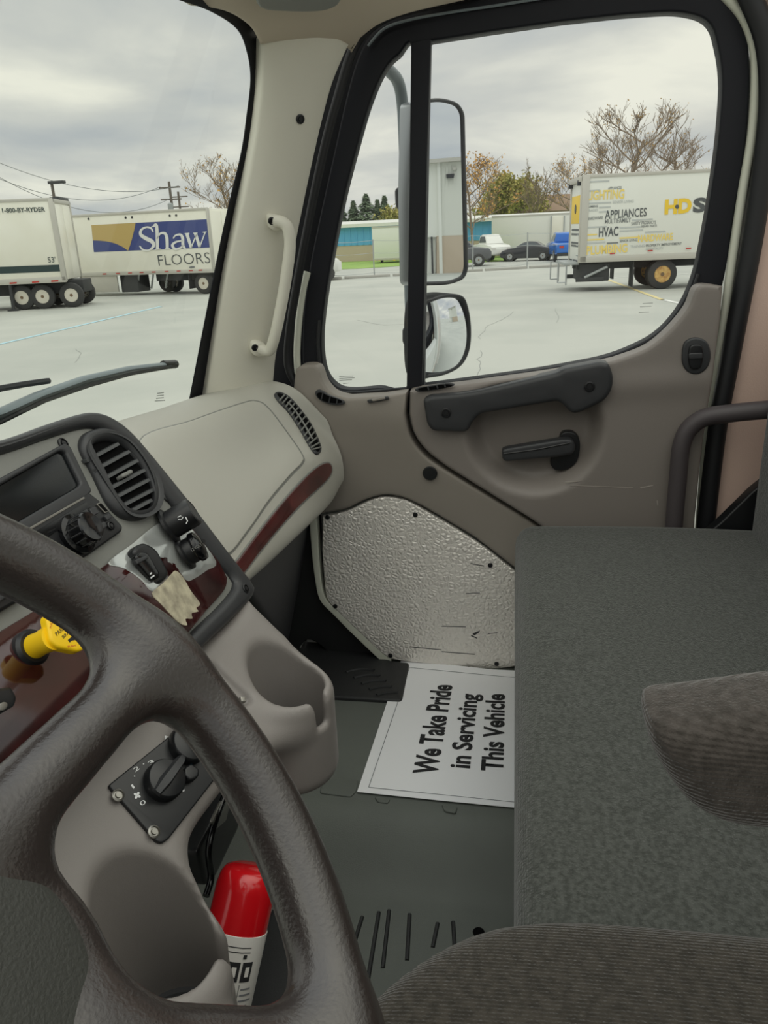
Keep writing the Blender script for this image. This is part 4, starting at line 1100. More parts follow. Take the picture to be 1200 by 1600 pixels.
# ------------------------------------------------------------------ mirrors
def hvec(x, y): v = np.array([x, y, 0.]); return v / np.linalg.norm(v)
m0 = at(697, 300, PX(2.24))
view = (m0 - CAM); view[2] = 0; view /= np.linalg.norm(view)
r_dir = hvec(.30, -.954)
nm = r_dir - view; nm /= np.linalg.norm(nm)
S_m = plane(m0, nm)
mir = thing('side_mirror', 'tall flat wing mirror with round convex mirror below on a grey mast', 'mirror', at(650, 520, PX(2.25)))
tube('mast', [at(*p, PX(q)) for p, q in (((560, 60), 2.06), ((604, 106), 2.2), ((622, 128), 2.27), ((629, 165), 2.3), ((632, 230), 2.3), ((636, 330), 2.3), ((640, 450), 2.3), ((644, 560), 2.28), ((646, 640), 2.2))], .016, M_mast, mir, spline=5, n=12)
flat_o = rnd([(652, 156), (690, 152), (716, 160), (726, 176), (729, 300), (732, 420), (726, 436), (704, 445), (650, 447), (648, 300)], [10, 14, 14, 12, 30, 12, 12, 14, 10, 20])
hs = relief('mirror_shell', flat_o, S_m, M_shell, mir, h=-.012, edge=.010, depth=.036, step=30)
relief('mirror_rim', flat_o, S_m, M_hood, mir, h=.004, edge=.006, depth=.014, holes=(flat_o + inward(flat_o) * 6.5,))
relief('flat_glass', flat_o + inward(flat_o) * 4, S_m, M_mirror, mir, h=-.001, edge=0, depth=.003)
cvx_o = cr([(661, 476), (676, 465), (700, 459), (722, 462), (731, 478), (736, 510), (734, 545), (722, 570), (700, 584), (674, 590), (660, 586), (657, 530)], n=5)
m1 = at(697, 525, PX(2.21)); v1 = m1 - CAM; v1[2] = 0; v1 /= np.linalg.norm(v1)
n1 = hvec(.16, -.987) - v1; n1[2] = -.06; n1 /= np.linalg.norm(n1)
S_c = plane(m1, n1)
relief('convex_shell', cvx_o, S_c, M_hood, mir, h=-.010, edge=.010, depth=.045, step=20)
relief('convex_rim', cvx_o, S_c, M_hood, mir, h=.004, edge=.006, depth=.014, holes=(cvx_o + inward(cvx_o) * 6,))
dome = lambda q: .030 * (1 - ((q[:, 0] - 696) / 40) ** 2 * .55 - ((q[:, 1] - 524) / 66) ** 2 * .55) - .016
relief('convex_glass', cvx_o + inward(cvx_o) * 4, S_c, M_mirror, mir, h=-.002, edge=0, depth=.003, step=3, hfun=dome)
relief('mirror_mount', rnd([(617, 295), (628, 290), (640, 300), (640, 325), (624, 330), (618, 322)], 6), PX(2.31), M_hood, mir, h=.01, edge=.008, depth=.03)
relief('mirror_mount', rnd([(629, 512), (640, 508), (652, 512), (652, 540), (638, 545), (629, 536)], 6), PX(2.29), M_hood, mir, h=.01, edge=.008, depth=.03)

# ================================================================== OUTSIDE: GROUND
gr = box('ground', (-150, -200, GZ - .3), (300, 250, GZ), M_asphalt)
tag(gr, 'wide light grey asphalt of the parking lot', kind='structure')
SG = PZ(GZ)
def flat(name, px, mat_, label, cat, h=.006, group=None, kind=None):
    P = [at(*p, SG) for p in px]
    V = [p + np.array([0, 0, h]) for p in P] + [p - np.array([0, 0, .05]) for p in P]
    m = len(P); F = [tuple(range(m))] + [(i, (i + 1) % m, m + (i + 1) % m, m + i) for i in range(m)]
    bm = bmesh.new(); bv = [bm.verts.new(v) for v in V]
    for f in F: bm.faces.new([bv[i] for i in f])
    o = link(name, bm_done(bm), mat_, None, smooth=False)
    return tag(o, label, cat, group, kind)
def strip(name, a, b, w, mat_, label, parent=None):
    p, q = at(*a, SG), at(*b, SG); d = (q - p) / np.linalg.norm(q - p); e = np.cross(d, (0, 0, 1)) * w / 2
    z = np.array([0, 0, .008])
    o = link(name, raw([p - e + z, q - e + z, q + e + z, p + e + z], [(0, 1, 2, 3)]), mat_, parent, smooth=False)
    if label: tag(o, label, 'road marking')
    return o
strip('painted_line', (-60, 552), (252, 479), .16, M_lineb, 'faded pale blue line across the tarmac toward the trailers')
strip('painted_line', (930, 430), (1036, 469), .16, M_liney, 'faded yellow bay line running under the box truck')
strip('painted_line', (1034, 468), (1062, 474), .16, M_linew, 'short white bay line at the edge of the window')
strip('painted_line', (960, 434), (1075, 428), .14, M_linew, 'thin white line behind the box truck wheels')
strip('painted_line', (1000, 447), (1100, 441), .14, M_linew, 'white line beside the box truck rear tyre')
# asphalt cracks, shallow grooves of dark filler
for k, pts in enumerate(([(800, 487), (790, 497), (770, 505), (756, 517), (748, 530)], [(752, 548), (748, 562), (752, 572), (744, 586)], [(866, 482), (872, 494), (868, 504)], [(120, 545), (124, 556), (118, 566)], [(560, 500), (600, 508), (640, 506)])):
    P = [at(*p, SG) + np.array([0, 0, .004]) for p in cr(pts, False, 3)]
    P = [p + np.array([random.uniform(-.05, .05), random.uniform(-.05, .05), 0]) for p in P]
    tube('crack', P, .006, M_crack, gr, n=4, flat=.3)
# kerbs beside the road
ka, kb = at(505, 438, SG), at(905, 415, SG)
for i in range(7):
    a = ka + (kb - ka) * (i / 7.0 * 1.25 - .1); b = ka + (kb - ka) * ((i + .93) / 7.0 * 1.25 - .1)
    d = (b - a) / np.linalg.norm(b - a); ang = math.atan2(d[1], d[0])
    L = np.linalg.norm(b - a)
    o = box('kerb_block', (0, -.09, 0), (L, .09, .14), M_kerb, None, bevel=.02, M=Matrix.Translation(Vector(a)) @ Matrix.Rotation(ang, 4, 'Z'))
    tag(o, 'low concrete kerb block along the far edge of the lot', 'kerb', 'kerb blocks along the road')
grass = flat('grass_strip', [(440, 424), (560, 420), (640, 415), (792, 408), (800, 396), (1000, 388), (1000, 380), (700, 390), (440, 398)], M_grass, 'strip of bright green grass before the blue building', 'grass', h=.03, kind='stuff')
# fence
fence = thing('fence', 'galvanised wire fence with thin posts along the kerb', 'fence', at(700, 428, SG))
fp = []
for x in (508, 580, 655, 731, 818, 893):
    g = ka + (kb - ka) * ((x - 505) / 400.); fp.append(g)
    tube('post', [g, g + np.array([0, 0, 2.0])], .035, M_galv, fence, n=8)
for hz in (1.95, 1.3, .25):
    for a, b in zip(fp, fp[1:]):
        tube('wire', [a + (b - a) * t + np.array([0, 0, hz - .06 * math.sin(math.pi * t)]) for t in np.linspace(0, 1, 6)], .012, M_galv, fence, n=5)

# ================================================================== OUTSIDE: TRAILERS AND TRUCKS
def wheel_at(c, axis, R, w, parent, rim=M_rimw):
    c = np.asarray(c, float); axis = np.asarray(axis, float)
    t = lathe('tyre', [(R * .56, -w / 2), (R * .80, -w / 2), (R * .97, -w * .36), (R, -w * .2), (R, w * .2), (R * .97, w * .36), (R * .80, w / 2), (R * .56, w / 2)], c, axis, M_tyre, parent, n=30, caps=False)
    r = lathe('wheel_rim', [(R * .57, w * .44), (R * .54, w * .46), (R * .48, w * .16), (R * .24, w * .14), (0, w * .14)], c, axis, rim, t, n=26)
    lathe('hub', [(R * .20, w * .1), (R * .19, w * .36), (R * .12, w * .46), (0, w * .46)], c, axis, M_hubcap, t, n=18)
    a = np.array([0, 0, 1.]); u = np.cross(axis, a); u /= np.linalg.norm(u); v = np.cross(axis, u); ax = axis / np.linalg.norm(axis)
    for k in range(8):
        th = k * math.pi / 4
        p = c + R * .34 * (math.cos(th) * u + math.sin(th) * v) + ax * w * .15
        lathe('wheel_nut', [(R * .05, -.01), (R * .05, .03), (0, .04)], p, ax, M_chassis, t, n=6)
class Frame3:
    """Box-shaped vehicle frame: origin corner on the ground, s along the side we see, q away from us."""
    def __init__(self, o, s):
        self.o = np.array([o[0], o[1], GZ]); self.s = hvec(*s)
        q = np.cross(np.array([0, 0, 1.]), self.s)
        if q @ (self.o - CAM) < 0: q = -q
        self.q = q
        self.S = plane(self.o, self.q)
        self.M = Matrix(((self.s[0], self.q[0], 0, self.o[0]), (self.s[1], self.q[1], 0, self.o[1]), (0, 0, 1, GZ), (0, 0, 0, 1)))
    def w(self, a, b, c): return self.o + self.s * a + self.q * b + np.array([0, 0, c])
    def box(self, name, lo, hi, m, parent, bevel=0.0): return box(name, lo, hi, m, parent, bevel, self.M)
    def a_of(self, px): return (at(px[0], px[1], self.S) - self.o) @ self.s
def ribbon(name, pts, wid, S, m, parent, lift=.02, spl=6):
    P = cr(pts, False, spl) if spl else np.array(pts, float)
    wv = np.interp(np.linspace(0, 1, len(P)), np.linspace(0, 1, len(wid)), wid) / 2
    t = np.gradient(P, axis=0); t /= np.linalg.norm(t, axis=1)[:, None]; n = np.stack([-t[:, 1], t[:, 0]], 1)
    A, B = off(S, lift)(P + n * wv[:, None])[0], off(S, lift)(P - n * wv[:, None])[0]
    V = np.concatenate([A, B]); k = len(P)
    link(name, raw(V, [(i, i + 1, k + i + 1, k + i) for i in range(k - 1)]), m, parent, smooth=False)

# --- trailer with the phone lettering
ry_c = at(80, 310, PZ(2.95))
RY = Frame3(ry_c, (-.28, .96))
ry = thing('semi_trailer', 'cream white semi trailer with phone lettering and dark stripe', 'trailer', RY.o)
RY.box('trailer_box', (0, 0, 1.08), (15.5, 2.55, 4.1), M_trailer, ry, .03)
RY.box('roof_rail', (-.03, -.03, 4.02), (15.5, .06, 4.13), M_alu, ry, .01)
RY.box('side_rail', (-.03, -.04, 1.0), (15.5, .06, 1.22), M_alu, ry, .01)
RY.box('corner_post', (-.05, -.04, 1.05), (.14, .04, 4.08), M_alu, ry, .02)
RY.box('end_frame', (-.06, 0, 1.02), (0, .12, 4.1), M_alu, ry, .02); RY.box('end_frame', (-.06, 2.43, 1.02), (0, 2.55, 4.1), M_alu, ry, .02); RY.box('end_frame', (-.06, 0, 3.95), (0, 2.55, 4.1), M_alu, ry, .02)
RY.box('end_door', (-.03, .14, 1.1), (.01, 1.26, 3.92), M_trailer, ry, .01); RY.box('end_door', (-.03, 1.29, 1.1), (.01, 2.41, 3.92), M_trailer, ry, .01)
RY.box('roof_bracket', (-.05, .9, 4.1), (.3, 2.4, 4.2), M_hood, ry, .01)
text('lettering', ': 1-800-BY-RYDER', (-2, 332.5), (71, 330.5), (-2, 325.5), RY.S, M_greenstripe, ry, lift=.03, bold=.02)
text('lettering', "53'", (76, 410.5), (88, 409.5), (75, 402), RY.S, M_greenstripe, ry, lift=.03)
relief('dark_stripe', [(-80, 420), (95, 413.5), (97, 424), (-80, 431)], off(RY.S, .015), M_greenstripe, ry, edge=0, depth=.01)
for x in (20, 55, 85): relief('reflector', [(x - 5, 442.5 - x * .05), (x + 6, 441.7 - x * .05), (x + 6, 444 - x * .05), (x - 5, 445 - x * .05)], off(RY.S, .06), M_redref, ry, edge=0, depth=.01)
for px, c in ((106, M_rimw), (60, M_rimw), (27, M_rimw)):
    a = RY.a_of((px, 440)); wheel_at(RY.w(a, .28, .48), -RY.q, .48, .28, ry, c)
    wheel_at(RY.w(a, 2.25, .48), RY.q, .48, .28, ry, c)
a = RY.a_of((100, 440))
RY.box('axle_frame', (a - .6, .5, .55), (a + 5, 2.0, 1.05), M_chassis, ry, .03)
RY.box('mud_flap', (-.02, 1.2, .35), (.03, 1.9, 1.05), M_chassis, ry, .01)
a = RY.a_of((14, 440)); g0 = RY.w(a, .3, 0)
tube('landing_leg', [RY.w(a, -.1, -.05), RY.w(a, .05, 1.05)], .07, M_chassis, ry, n=8); RY.box('landing_foot', (a - .2, -.25, 0), (a + .2, .1, .06), M_chassis, ry, .01)

# --- trailer with the blue flooring advert
sh_c = at(323, 325, PZ(2.53)); sh_l = at(140, 335.5, PZ(2.53))
SHf = Frame3(sh_c, (sh_l - sh_c)[:2])
HS = 3.68
sh = thing('semi_trailer', 'white semi trailer with a navy and gold flooring advert', 'trailer', SHf.o)
SHf.box('trailer_box', (0, 0, 1.0), (12.5, 2.4, HS), M_trailer, sh, .03)
SHf.box('roof_rail', (-.03, -.03, HS - .08), (12.5, .06, HS + .03), M_alu, sh, .01)
SHf.box('side_rail', (-.03, -.04, .94), (12.5, .06, 1.12), M_alu, sh, .01)
SHf.box('corner_post', (-.04, -.05, 1.0), (.05, .03, HS), M_alu, sh, .02)
SHf.box('end_frame', (-.06, 0, 1.0), (0, .12, HS), M_alu, sh, .02); SHf.box('end_frame', (-.06, 2.28, 1.0), (0, 2.4, HS), M_alu, sh, .02)
SHf.box('end_door', (-.03, .14, 1.05), (.01, 1.18, HS - .1), M_trailer, sh, .01); SHf.box('end_door', (-.03, 1.21, 1.05), (.01, 2.26, HS - .1), M_trailer, sh, .01)
relief('navy_panel', [(142.7, 351.7), (322.7, 342.7), (327.3, 386.7), (146.7, 394)], off(SHf.S, .012), M_navy, sh, edge=0, depth=.01)
relief('gold_panel', [(142.7, 351.7)] + cr([(211.7, 348.3), (210, 358), (207, 370), (203, 384), (200, 391.7)], False, 3).tolist() + cr([(192, 386), (180, 380.5), (165, 377), (145, 375.5)], False, 3).tolist(), off(SHf.S, .02), M_gold, sh, edge=0, depth=.01)
def c1(*p): return [(x / 3., y / 3. + 240) for x, y in p]
LW = M_linew
for pts, wd_ in ((((718, 368), (708, 350), (685, 345), (662, 358), (660, 380), (685, 398), (712, 412), (720, 432), (700, 452), (672, 452), (654, 432)), (3, 5, 4, 6, 8, 10, 10, 8, 4, 5, 3)), (((718, 342), (734, 340), (738, 448)), (4, 8, 7.5)), (((736, 400), (750, 376), (772, 374), (782, 395), (784, 446)), (3, 5, 7, 8, 7.5)), (((812, 398), (822, 384), (845, 380), (856, 396), (858, 430), (870, 446)), (3, 4, 6, 7.5, 7.5, 3)), (((858, 408), (825, 414), (808, 430), (822, 448), (848, 440), (858, 428)), (3, 5, 7, 6, 4, 3)), (((876, 376), (896, 440)), (8, 7)), (((896, 440), (922, 376)), (3, 3)), (((916, 374), (936, 438)), (8, 7)), (((936, 438), (962, 368)), (3, 3))):
    ribbon('lettering', c1(*pts), [x * .62 for x in wd_], SHf.S, LW, sh, lift=.03)
for pts in (((726, 449), (752, 447)), ((772, 447), (798, 445)), ((866, 375), (888, 373)), ((906, 373), (926, 372)), ((950, 369), (968, 367)), ((710, 342), (730, 341))):
    ribbon('lettering_serif', c1(*pts), [1.4, 1.4], SHf.S, LW, sh, lift=.031, spl=0)
text('lettering', 'FLOORS', (248.5, 415.2), (329.3, 411), (248, 398.2), SHf.S, M_gtxt2, sh, lift=.02, bold=-.012)
for x in (163, 184, 203, 221, 240, 260, 279, 298, 313): relief('reflector', [(x - 3, 427.5 - (x - 163) * .04), (x + 3, 427.2 - (x - 163) * .04), (x + 3, 428.7 - (x - 163) * .04), (x - 3, 429 - (x - 163) * .04)], off(SHf.S, .06), M_redref, sh, edge=0, depth=.01)
for x, y in ((196, 340), (206, 339.6), (265, 337), (275, 336.6), (138, 342)): relief('marker_lamp', ell(x, y, 1.6, 1.8, 0, 10), off(SHf.S, .02), M_hood, sh, edge=0, depth=.01)
relief('badge', ell(300, 417.5, 4.5, 1.6, -4, 14), off(SHf.S, .02), M_gtxt, sh, edge=0, depth=.01)
a = SHf.a_of((316, 446)); Rw = .47
wheel_at(SHf.w(a, .25, Rw), -SHf.q, Rw, .28, sh); wheel_at(SHf.w(a, 2.1, Rw), SHf.q, Rw, .28, sh)
a2 = SHf.a_of((295, 446)); SHf.box('mud_flap', (a2 - .03, .05, .25), (a2 + .02, .65, .95), M_chassis, sh, .01)
a3 = SHf.a_of((240, 446))
SHf.box('slider_frame', (a + .2, .3, .62), (a3, 2.1, .95), M_chassis, sh, .02)
for t in (.1, .4, .7): tube('strut', [SHf.w(a2 + .9 + t * 2.6, .2, .95), SHf.w(a2 + 1.3 + t * 2.6, .5, .30)], .05, M_galv, sh, n=6)
a4, a5 = SHf.a_of((185, 446)), SHf.a_of((212, 446)); SHf.box('tool_box', (a5, .2, .15), (a4, 1.2, .95), M_chassis, sh, .03)
a6, a7 = SHf.a_of((153, 446)), SHf.a_of((184, 446)); SHf.box('side_skirt', (a7, .02, .18), (a6 + 1, .1, .95), M_alu, sh, .02)
for px in (224, 236): wheel_at(SHf.w(SHf.a_of((px, 446)), 2.1, .45), SHf.q, .45, .28, sh)

# --- delivery box truck
hd_c = at(912, 275, PZ(2.75))
HD = Frame3(hd_c, (.08, -.997))
HH = 3.9
hdt = thing('box_truck', 'white box truck covered in yellow and grey trade words', 'truck', HD.o)
HD.box('cargo_box', (0, 0, 1.12), (7.4, 2.5, HH), M_siding, hdt, .02)
HD.box('roof_rail', (-.03, -.03, HH - .07), (7.4, .05, HH + .04), M_alu, hdt, .01)
HD.box('side_rail', (-.03, -.04, 1.02), (7.4, .05, 1.24), M_alu, hdt, .01)
HD.box('corner_post', (-.03, -.04, 1.02), (.22, .04, HH), M_alu, hdt, .02)
for b0 in (0, 2.36): HD.box('rear_frame', (-.07, b0, 1.02), (0, b0 + .14, HH), M_alu, hdt, .02)
HD.box('rear_frame', (-.16, 0, HH - .18), (0, 2.5, HH), M_alu, hdt, .02)
HD.box('rear_door', (-.03, .16, 1.1), (.01, 2.34, HH - .2), M_siding, hdt, .01)
HD.box('door_poster', (-.045, .25, 2.35), (-.02, 2.2, 3.3), M_yel, hdt, .01)
lathe('poster_dot', [(.16, 0), (.16, .02), (0, .02)], HD.w(-.045, 1.2, 2.85), -HD.s, M_gtxt2, hdt, n=18)
for c in (2.1, 1.95, 1.65, 1.55): HD.box('poster_line', (-.04, .4, c), (-.025, 2.0, c + .07), M_gtxt2, hdt)
for b0 in (.1, 2.2): HD.box('marker_lamp', (-.18, b0, HH - .3), (-.02, b0 + .14, HH - .12), M_hood, hdt, .01)
for c in (1.25, 1.6, 1.95): HD.box('step_rung', (-.10, .02, c), (-.06, .35, c + .03), M_galv, hdt)
# liftgate
HD.box('lift_platform', (-.55, .1, .95), (-.02, 2.4, 1.05), M_galv, hdt, .01)
for b0 in (.1, 2.35): HD.box('lift_arm', (-.10, b0, .35), (.9, b0 + .1, .5), M_chassis, hdt, .01)
for b0 in (.15, 2.3):
    tube('lift_post', [HD.w(-.45, b0, .25), HD.w(-.45, b0, 1.0)], .03, M_galv, hdt, n=6); tube('lift_post', [HD.w(-.75, b0, .35), HD.w(-.75, b0, 1.0)], .025, M_galv, hdt, n=6)
    tube('lift_post', [HD.w(-.75, b0, .35), HD.w(-.45, b0, .35)], .025, M_galv, hdt, n=6)
HD.box('lift_unit', (.1, .2, .35), (1.1, 2.2, .95), M_chassis, hdt, .04)
tube('lift_ram', [HD.w(.2, .12, .5), HD.w(1.0, .12, .85)], .05, M_galv, hdt, n=8)
HD.box('frame_rail', (.0, .7, .75), (7.4, .9, 1.02), M_chassis, hdt, .01); HD.box('frame_rail', (.0, 1.6, .75), (7.4, 1.8, 1.02), M_chassis, hdt, .01)
aw = HD.a_of((1036, 430))
wheel_at(HD.w(aw, .2, .52), -HD.q, .52, .28, hdt, M_rimtan); wheel_at(HD.w(aw, 2.3, .52), HD.q, .52, .28, hdt, M_rimtan); wheel_at(HD.w(aw, .52, .52), -HD.q, .52, .28, hdt)
HD.box('wheel_arch', (aw - .68, .0, 1.02), (aw + .68, .55, 1.13), M_chassis, hdt, .03)
for px in (990, 974): 
    ax_ = HD.a_of((px, 430)); bb = .1 if px == 990 else 1.8
    HD.box('mud_flap', (ax_ - .02, bb, .12 if px == 990 else .3), (ax_ + .02, bb + .6, 1.02), M_chassis, hdt, .005)
HD.box('cab', (7.6, .1, .6), (9.2, 2.4, 2.7), M_siding, hdt, .15)
HD.box('bonnet', (9.0, .25, .6), (10.2, 2.25, 1.6), M_siding, hdt, .15)
wheel_at(HD.w(9.3, .25, .52), -HD.q, .52, .28, hdt, M_rimtan); wheel_at(HD.w(9.3, 2.25, .52), HD.q, .52, .28, hdt, M_rimtan)
W = [('LIGHTING', (917, 312.6), (975, 309.8), 298.5, M_yelpale, .015), ('APPLIANCES', (950, 296), (971, 295), 292, M_gtxt, 0), ('SENIOR LIVING', (957, 318), (990, 316.2), 313.6, M_pale, 0), ('PLUMBING', (917, 324.6), (934, 323.8), 321.2, M_gtxt, .01), ('TRADES', (917, 330.8), (934, 330), 327, M_pale, 0), ('HARDWARE', (917, 344), (942, 342.4), 339.2, M_gtxt, 0), ('APPLIANCES', (945, 342), (1010, 337.6), 329, M_gtxt2, 0), ('MULTIFAMILY', (945, 349.6), (985.7, 347), 342.6, M_gtxt, 0), ('SAFETY PRODUCTS', (986, 351.8), (1024.7, 349.4), 347, M_gtxt, 0), ('HVAC', (935.4, 370), (966, 368), 356, M_gtxt2, .01), ('REPAIR PARTS', (1002, 355.6), (1026, 354), 352.2, M_gtxt, 0), ('HARDWARE', (996.5, 378), (1051, 374.6), 367.6, M_yelpale, .015), ('SENIOR LIVING', (968, 378.6), (995.4, 376.8), 374.8, M_gtxt, 0), ('PLUMBING', (916, 398), (980, 393.6), 385, M_yelpale, .015), ('TRAINING', (984.6, 387.4), (1007, 386), 383.4, M_pale, 0), ('PROPERTY IMPROVEMENT', (1009, 386), (1065, 382.2), 382, M_gtxt, 0), ('HOSPITALITY', (1009, 391.4), (1036.6, 389.6), 387.6, M_pale, 0), ('HD', (1038, 334), (1080, 331), 313, M_yel, .04), ('SUPPLY', (1082, 331), (1225, 322), 310.6, M_gtxt2, .04)]
for s, a, b, ty, m_, bd in W:
    text('lettering', s, a, b, (a[0], ty), HD.S, m_, hdt, lift=.015, bold=bd + .012)
relief('logo_dot', ell(1058, 323, 3.2, 3.4, 0, 14), off(HD.S, .02), M_gtxt2, hdt, edge=0, depth=.01)
for x0, x1, y, m_ in ((920, 952, 283, M_pale), (920, 938, 297, M_pale), (917, 955, 317, M_pale), (936, 954, 323, M_pale), (936, 952, 330, M_pale), (987, 1020, 343, M_pale), (917, 948, 354.5, M_pale), (968, 1001, 355, M_pale), (968, 1005, 360, M_pale), (1008, 1040, 362, M_pale), (917, 933, 366, M_yelpale), (917, 944, 374, M_yelpale), (968, 1000, 371, M_yelpale), (917, 946, 379, M_pale), (948, 966, 379, M_gtxt)):
    relief('faint_print', [(x0, y), (x1, y - (x1 - x0) * .05), (x1, y + 2.2 - (x1 - x0) * .05), (x0, y + 2.2)], off(HD.S, .012), m_, hdt, edge=0, depth=.005)
for x, y in ((957, 395.5), (1016, 391), (1076, 387.4)): relief('reflector', [(x - 4, y), (x + 4, y - .5), (x + 4, y + 1.4), (x - 4, y + 2)], off(HD.S, .06), M_redref, hdt, edge=0, depth=.01)

# ================================================================== OUTSIDE: BUILDINGS BEYOND
BX = 70.0
bl = thing('warehouse', 'low blue metal warehouse with tan block base and white eaves', 'building', (BX, 8, GZ))
box('block_wall', (BX, -8, GZ), (BX + 14, 26, GZ + 1.36), M_block, bl)
box('siding_wall', (BX - .03, -8, GZ + 1.36), (BX + 14, 26, GZ + 2.85), M_blue, bl)
for i in range(60): box('siding_rib', (BX - .09, -8 + i * .57, GZ + 1.40), (BX - .03, -7.9 + i * .57, GZ + 2.82), M_blue, bl)
box('eave', (BX - .5, -8.3, GZ + 2.85), (BX + .2, 26.3, GZ + 3.12), M_siding, bl)
prism('roof', [(BX - .4, GZ + 3.1), (BX + 7, GZ + 3.45), (BX + 14, GZ + 3.1)], -8.3, 26.3, M_roofw, bl)
for y in (10.3, 11.6, 12.0): tube('bollard', [(BX - 1, y, GZ), (BX - 1, y, GZ + 1.1)], .09, M_yellow, bl, n=8)
def still_trailer(px0, px1, X, h0, h1, label):
    y0, y1 = at(px0, 385, PX(X))[1], at(px1, 385, PX(X))[1]
    o = thing('parked_trailer', label, 'trailer', (X, (y0 + y1) / 2, GZ))
    box('trailer_box', (X, y1, GZ + h0), (X + 2.5, y0, GZ + h1), M_siding, o, bevel=.02)
    box('roof_rail', (X - .03, y1, GZ + h1 - .06), (X + .05, y0, GZ + h1 + .04), M_alu, o)
    box('bottom_rail', (X - .03, y1, GZ + h0), (X + .05, y0, GZ + h0 + .14), M_alu, o)
    for t in (.15, .85): box('support_leg', (X + .3, y0 + (y1 - y0) * t - .1, GZ), (X + .5, y0 + (y1 - y0) * t + .1, GZ + h0), M_chassis, o)
    return o
still_trailer(582, 668, 64, .25, 2.75, 'plain white trailer parked before the blue warehouse, behind the mirror mast')
t2 = still_trailer(768, 905, 66, .55, 3.15, 'long white trailer parked behind the black coupe')
yd0, yd1 = at(860, 385, PX(65.9))[1], at(880, 385, PX(65.9))[1]
box('side_door', (65.9, yd1, GZ + .8), (66.0, yd0, GZ + 2.95), M_trailer, t2, bevel=.02)
for y in (yd0, yd1): box('door_frame', (65.86, y - .04, GZ + .8), (66.0, y + .04, GZ + 3.0), M_galv, t2)
hs_ = thing('house', 'brown roofed house beyond the trailers', 'building', (105, -3, GZ))
box('wall', (105, -9, GZ), (113, 3, GZ + 4.0), M_block, hs_)
prism('roof', [(104, GZ + 4.0), (109, GZ + 6.0), (114, GZ + 4.0)], -9.5, 3.5, M_roof, hs_)
# the metal-clad warehouse seen in the wing mirror
c_ref = m0 + 44 * r_dir
S_wall0 = plane(c_ref, r_dir)
def S_ref(px):
    d = rays(px); P = S_m(px)[0]
    k = S_m.n
    r = d - 2 * np.outer(d @ k, k)
    t = ((c_ref - P) @ r_dir) / (r @ r_dir)
    return P + r * t[:, None], np.tile(-r_dir, (len(d), 1))
def S_ref_off(dd):
    def f(px):
        P, n = S_ref(px); return P + n * dd, n
    return f
def ref_quad(name, px, dd, dep, m_, parent):
    P, n = S_ref_off(dd)(px); V = list(P) + list(P - n * dep); k = len(px)
    F = [tuple(range(k)), tuple(range(2 * k - 1, k - 1, -1))] + [(i, (i + 1) % k, k + (i + 1) % k, k + i) for i in range(k)]
    bm = bmesh.new(); bv = [bm.verts.new(tuple(map(float, v))) for v in V]
    for f in F: bm.faces.new([bv[i] for i in f])
    link(name, bm_done(bm), m_, parent, smooth=False)
wh = thing('metal_warehouse', 'white metal-clad warehouse with tan block base reflected in the wing mirror', 'building', c_ref * np.array([1, 1, 0]) + np.array([0, 0, GZ]))
ref_quad('siding_wall', [(600, 258), (860, 238), (860, 362), (600, 374)], 0, 6, M_siding, wh)
ref_quad('block_wall', [(682, 369), (860, 362), (860, 430), (682, 437)], .02, 6, M_block, wh)
ref_quad('door_panel', [(600, 374), (681, 369), (681, 437), (600, 440)], -.2, 6, M_siding, wh)
ref_quad('eave', [(594, 256), (866, 234), (866, 240), (594, 262)], .4, 6.6, M_alu, wh)
ref_quad('downspout', [(683, 254), (688, 253.5), (692, 428), (687, 429)], .15, .15, M_siding, wh)
ref_quad('gutter_pipe', [(673, 370), (676, 370), (678, 436), (675, 436)], .1, .1, M_chassis, wh)
ref_quad('wall_lamp', [(697, 273), (710, 272), (709, 278), (698, 279)], .4, .4, M_hood, wh)
ref_quad('camera_box', [(707, 262), (713, 261.5), (713, 266), (707, 266)], .2, .2, M_alu, wh)
for i in range(36):
    x = 690 + i * 4.7
    ref_quad('siding_rib', [(x, 254 - (x - 690) * .076), (x + .8, 254 - (x - 690) * .076), (x + .8, 368.5 - (x - 690) * .05), (x, 368.5 - (x - 690) * .05)], .05, .05, M_siding, wh)

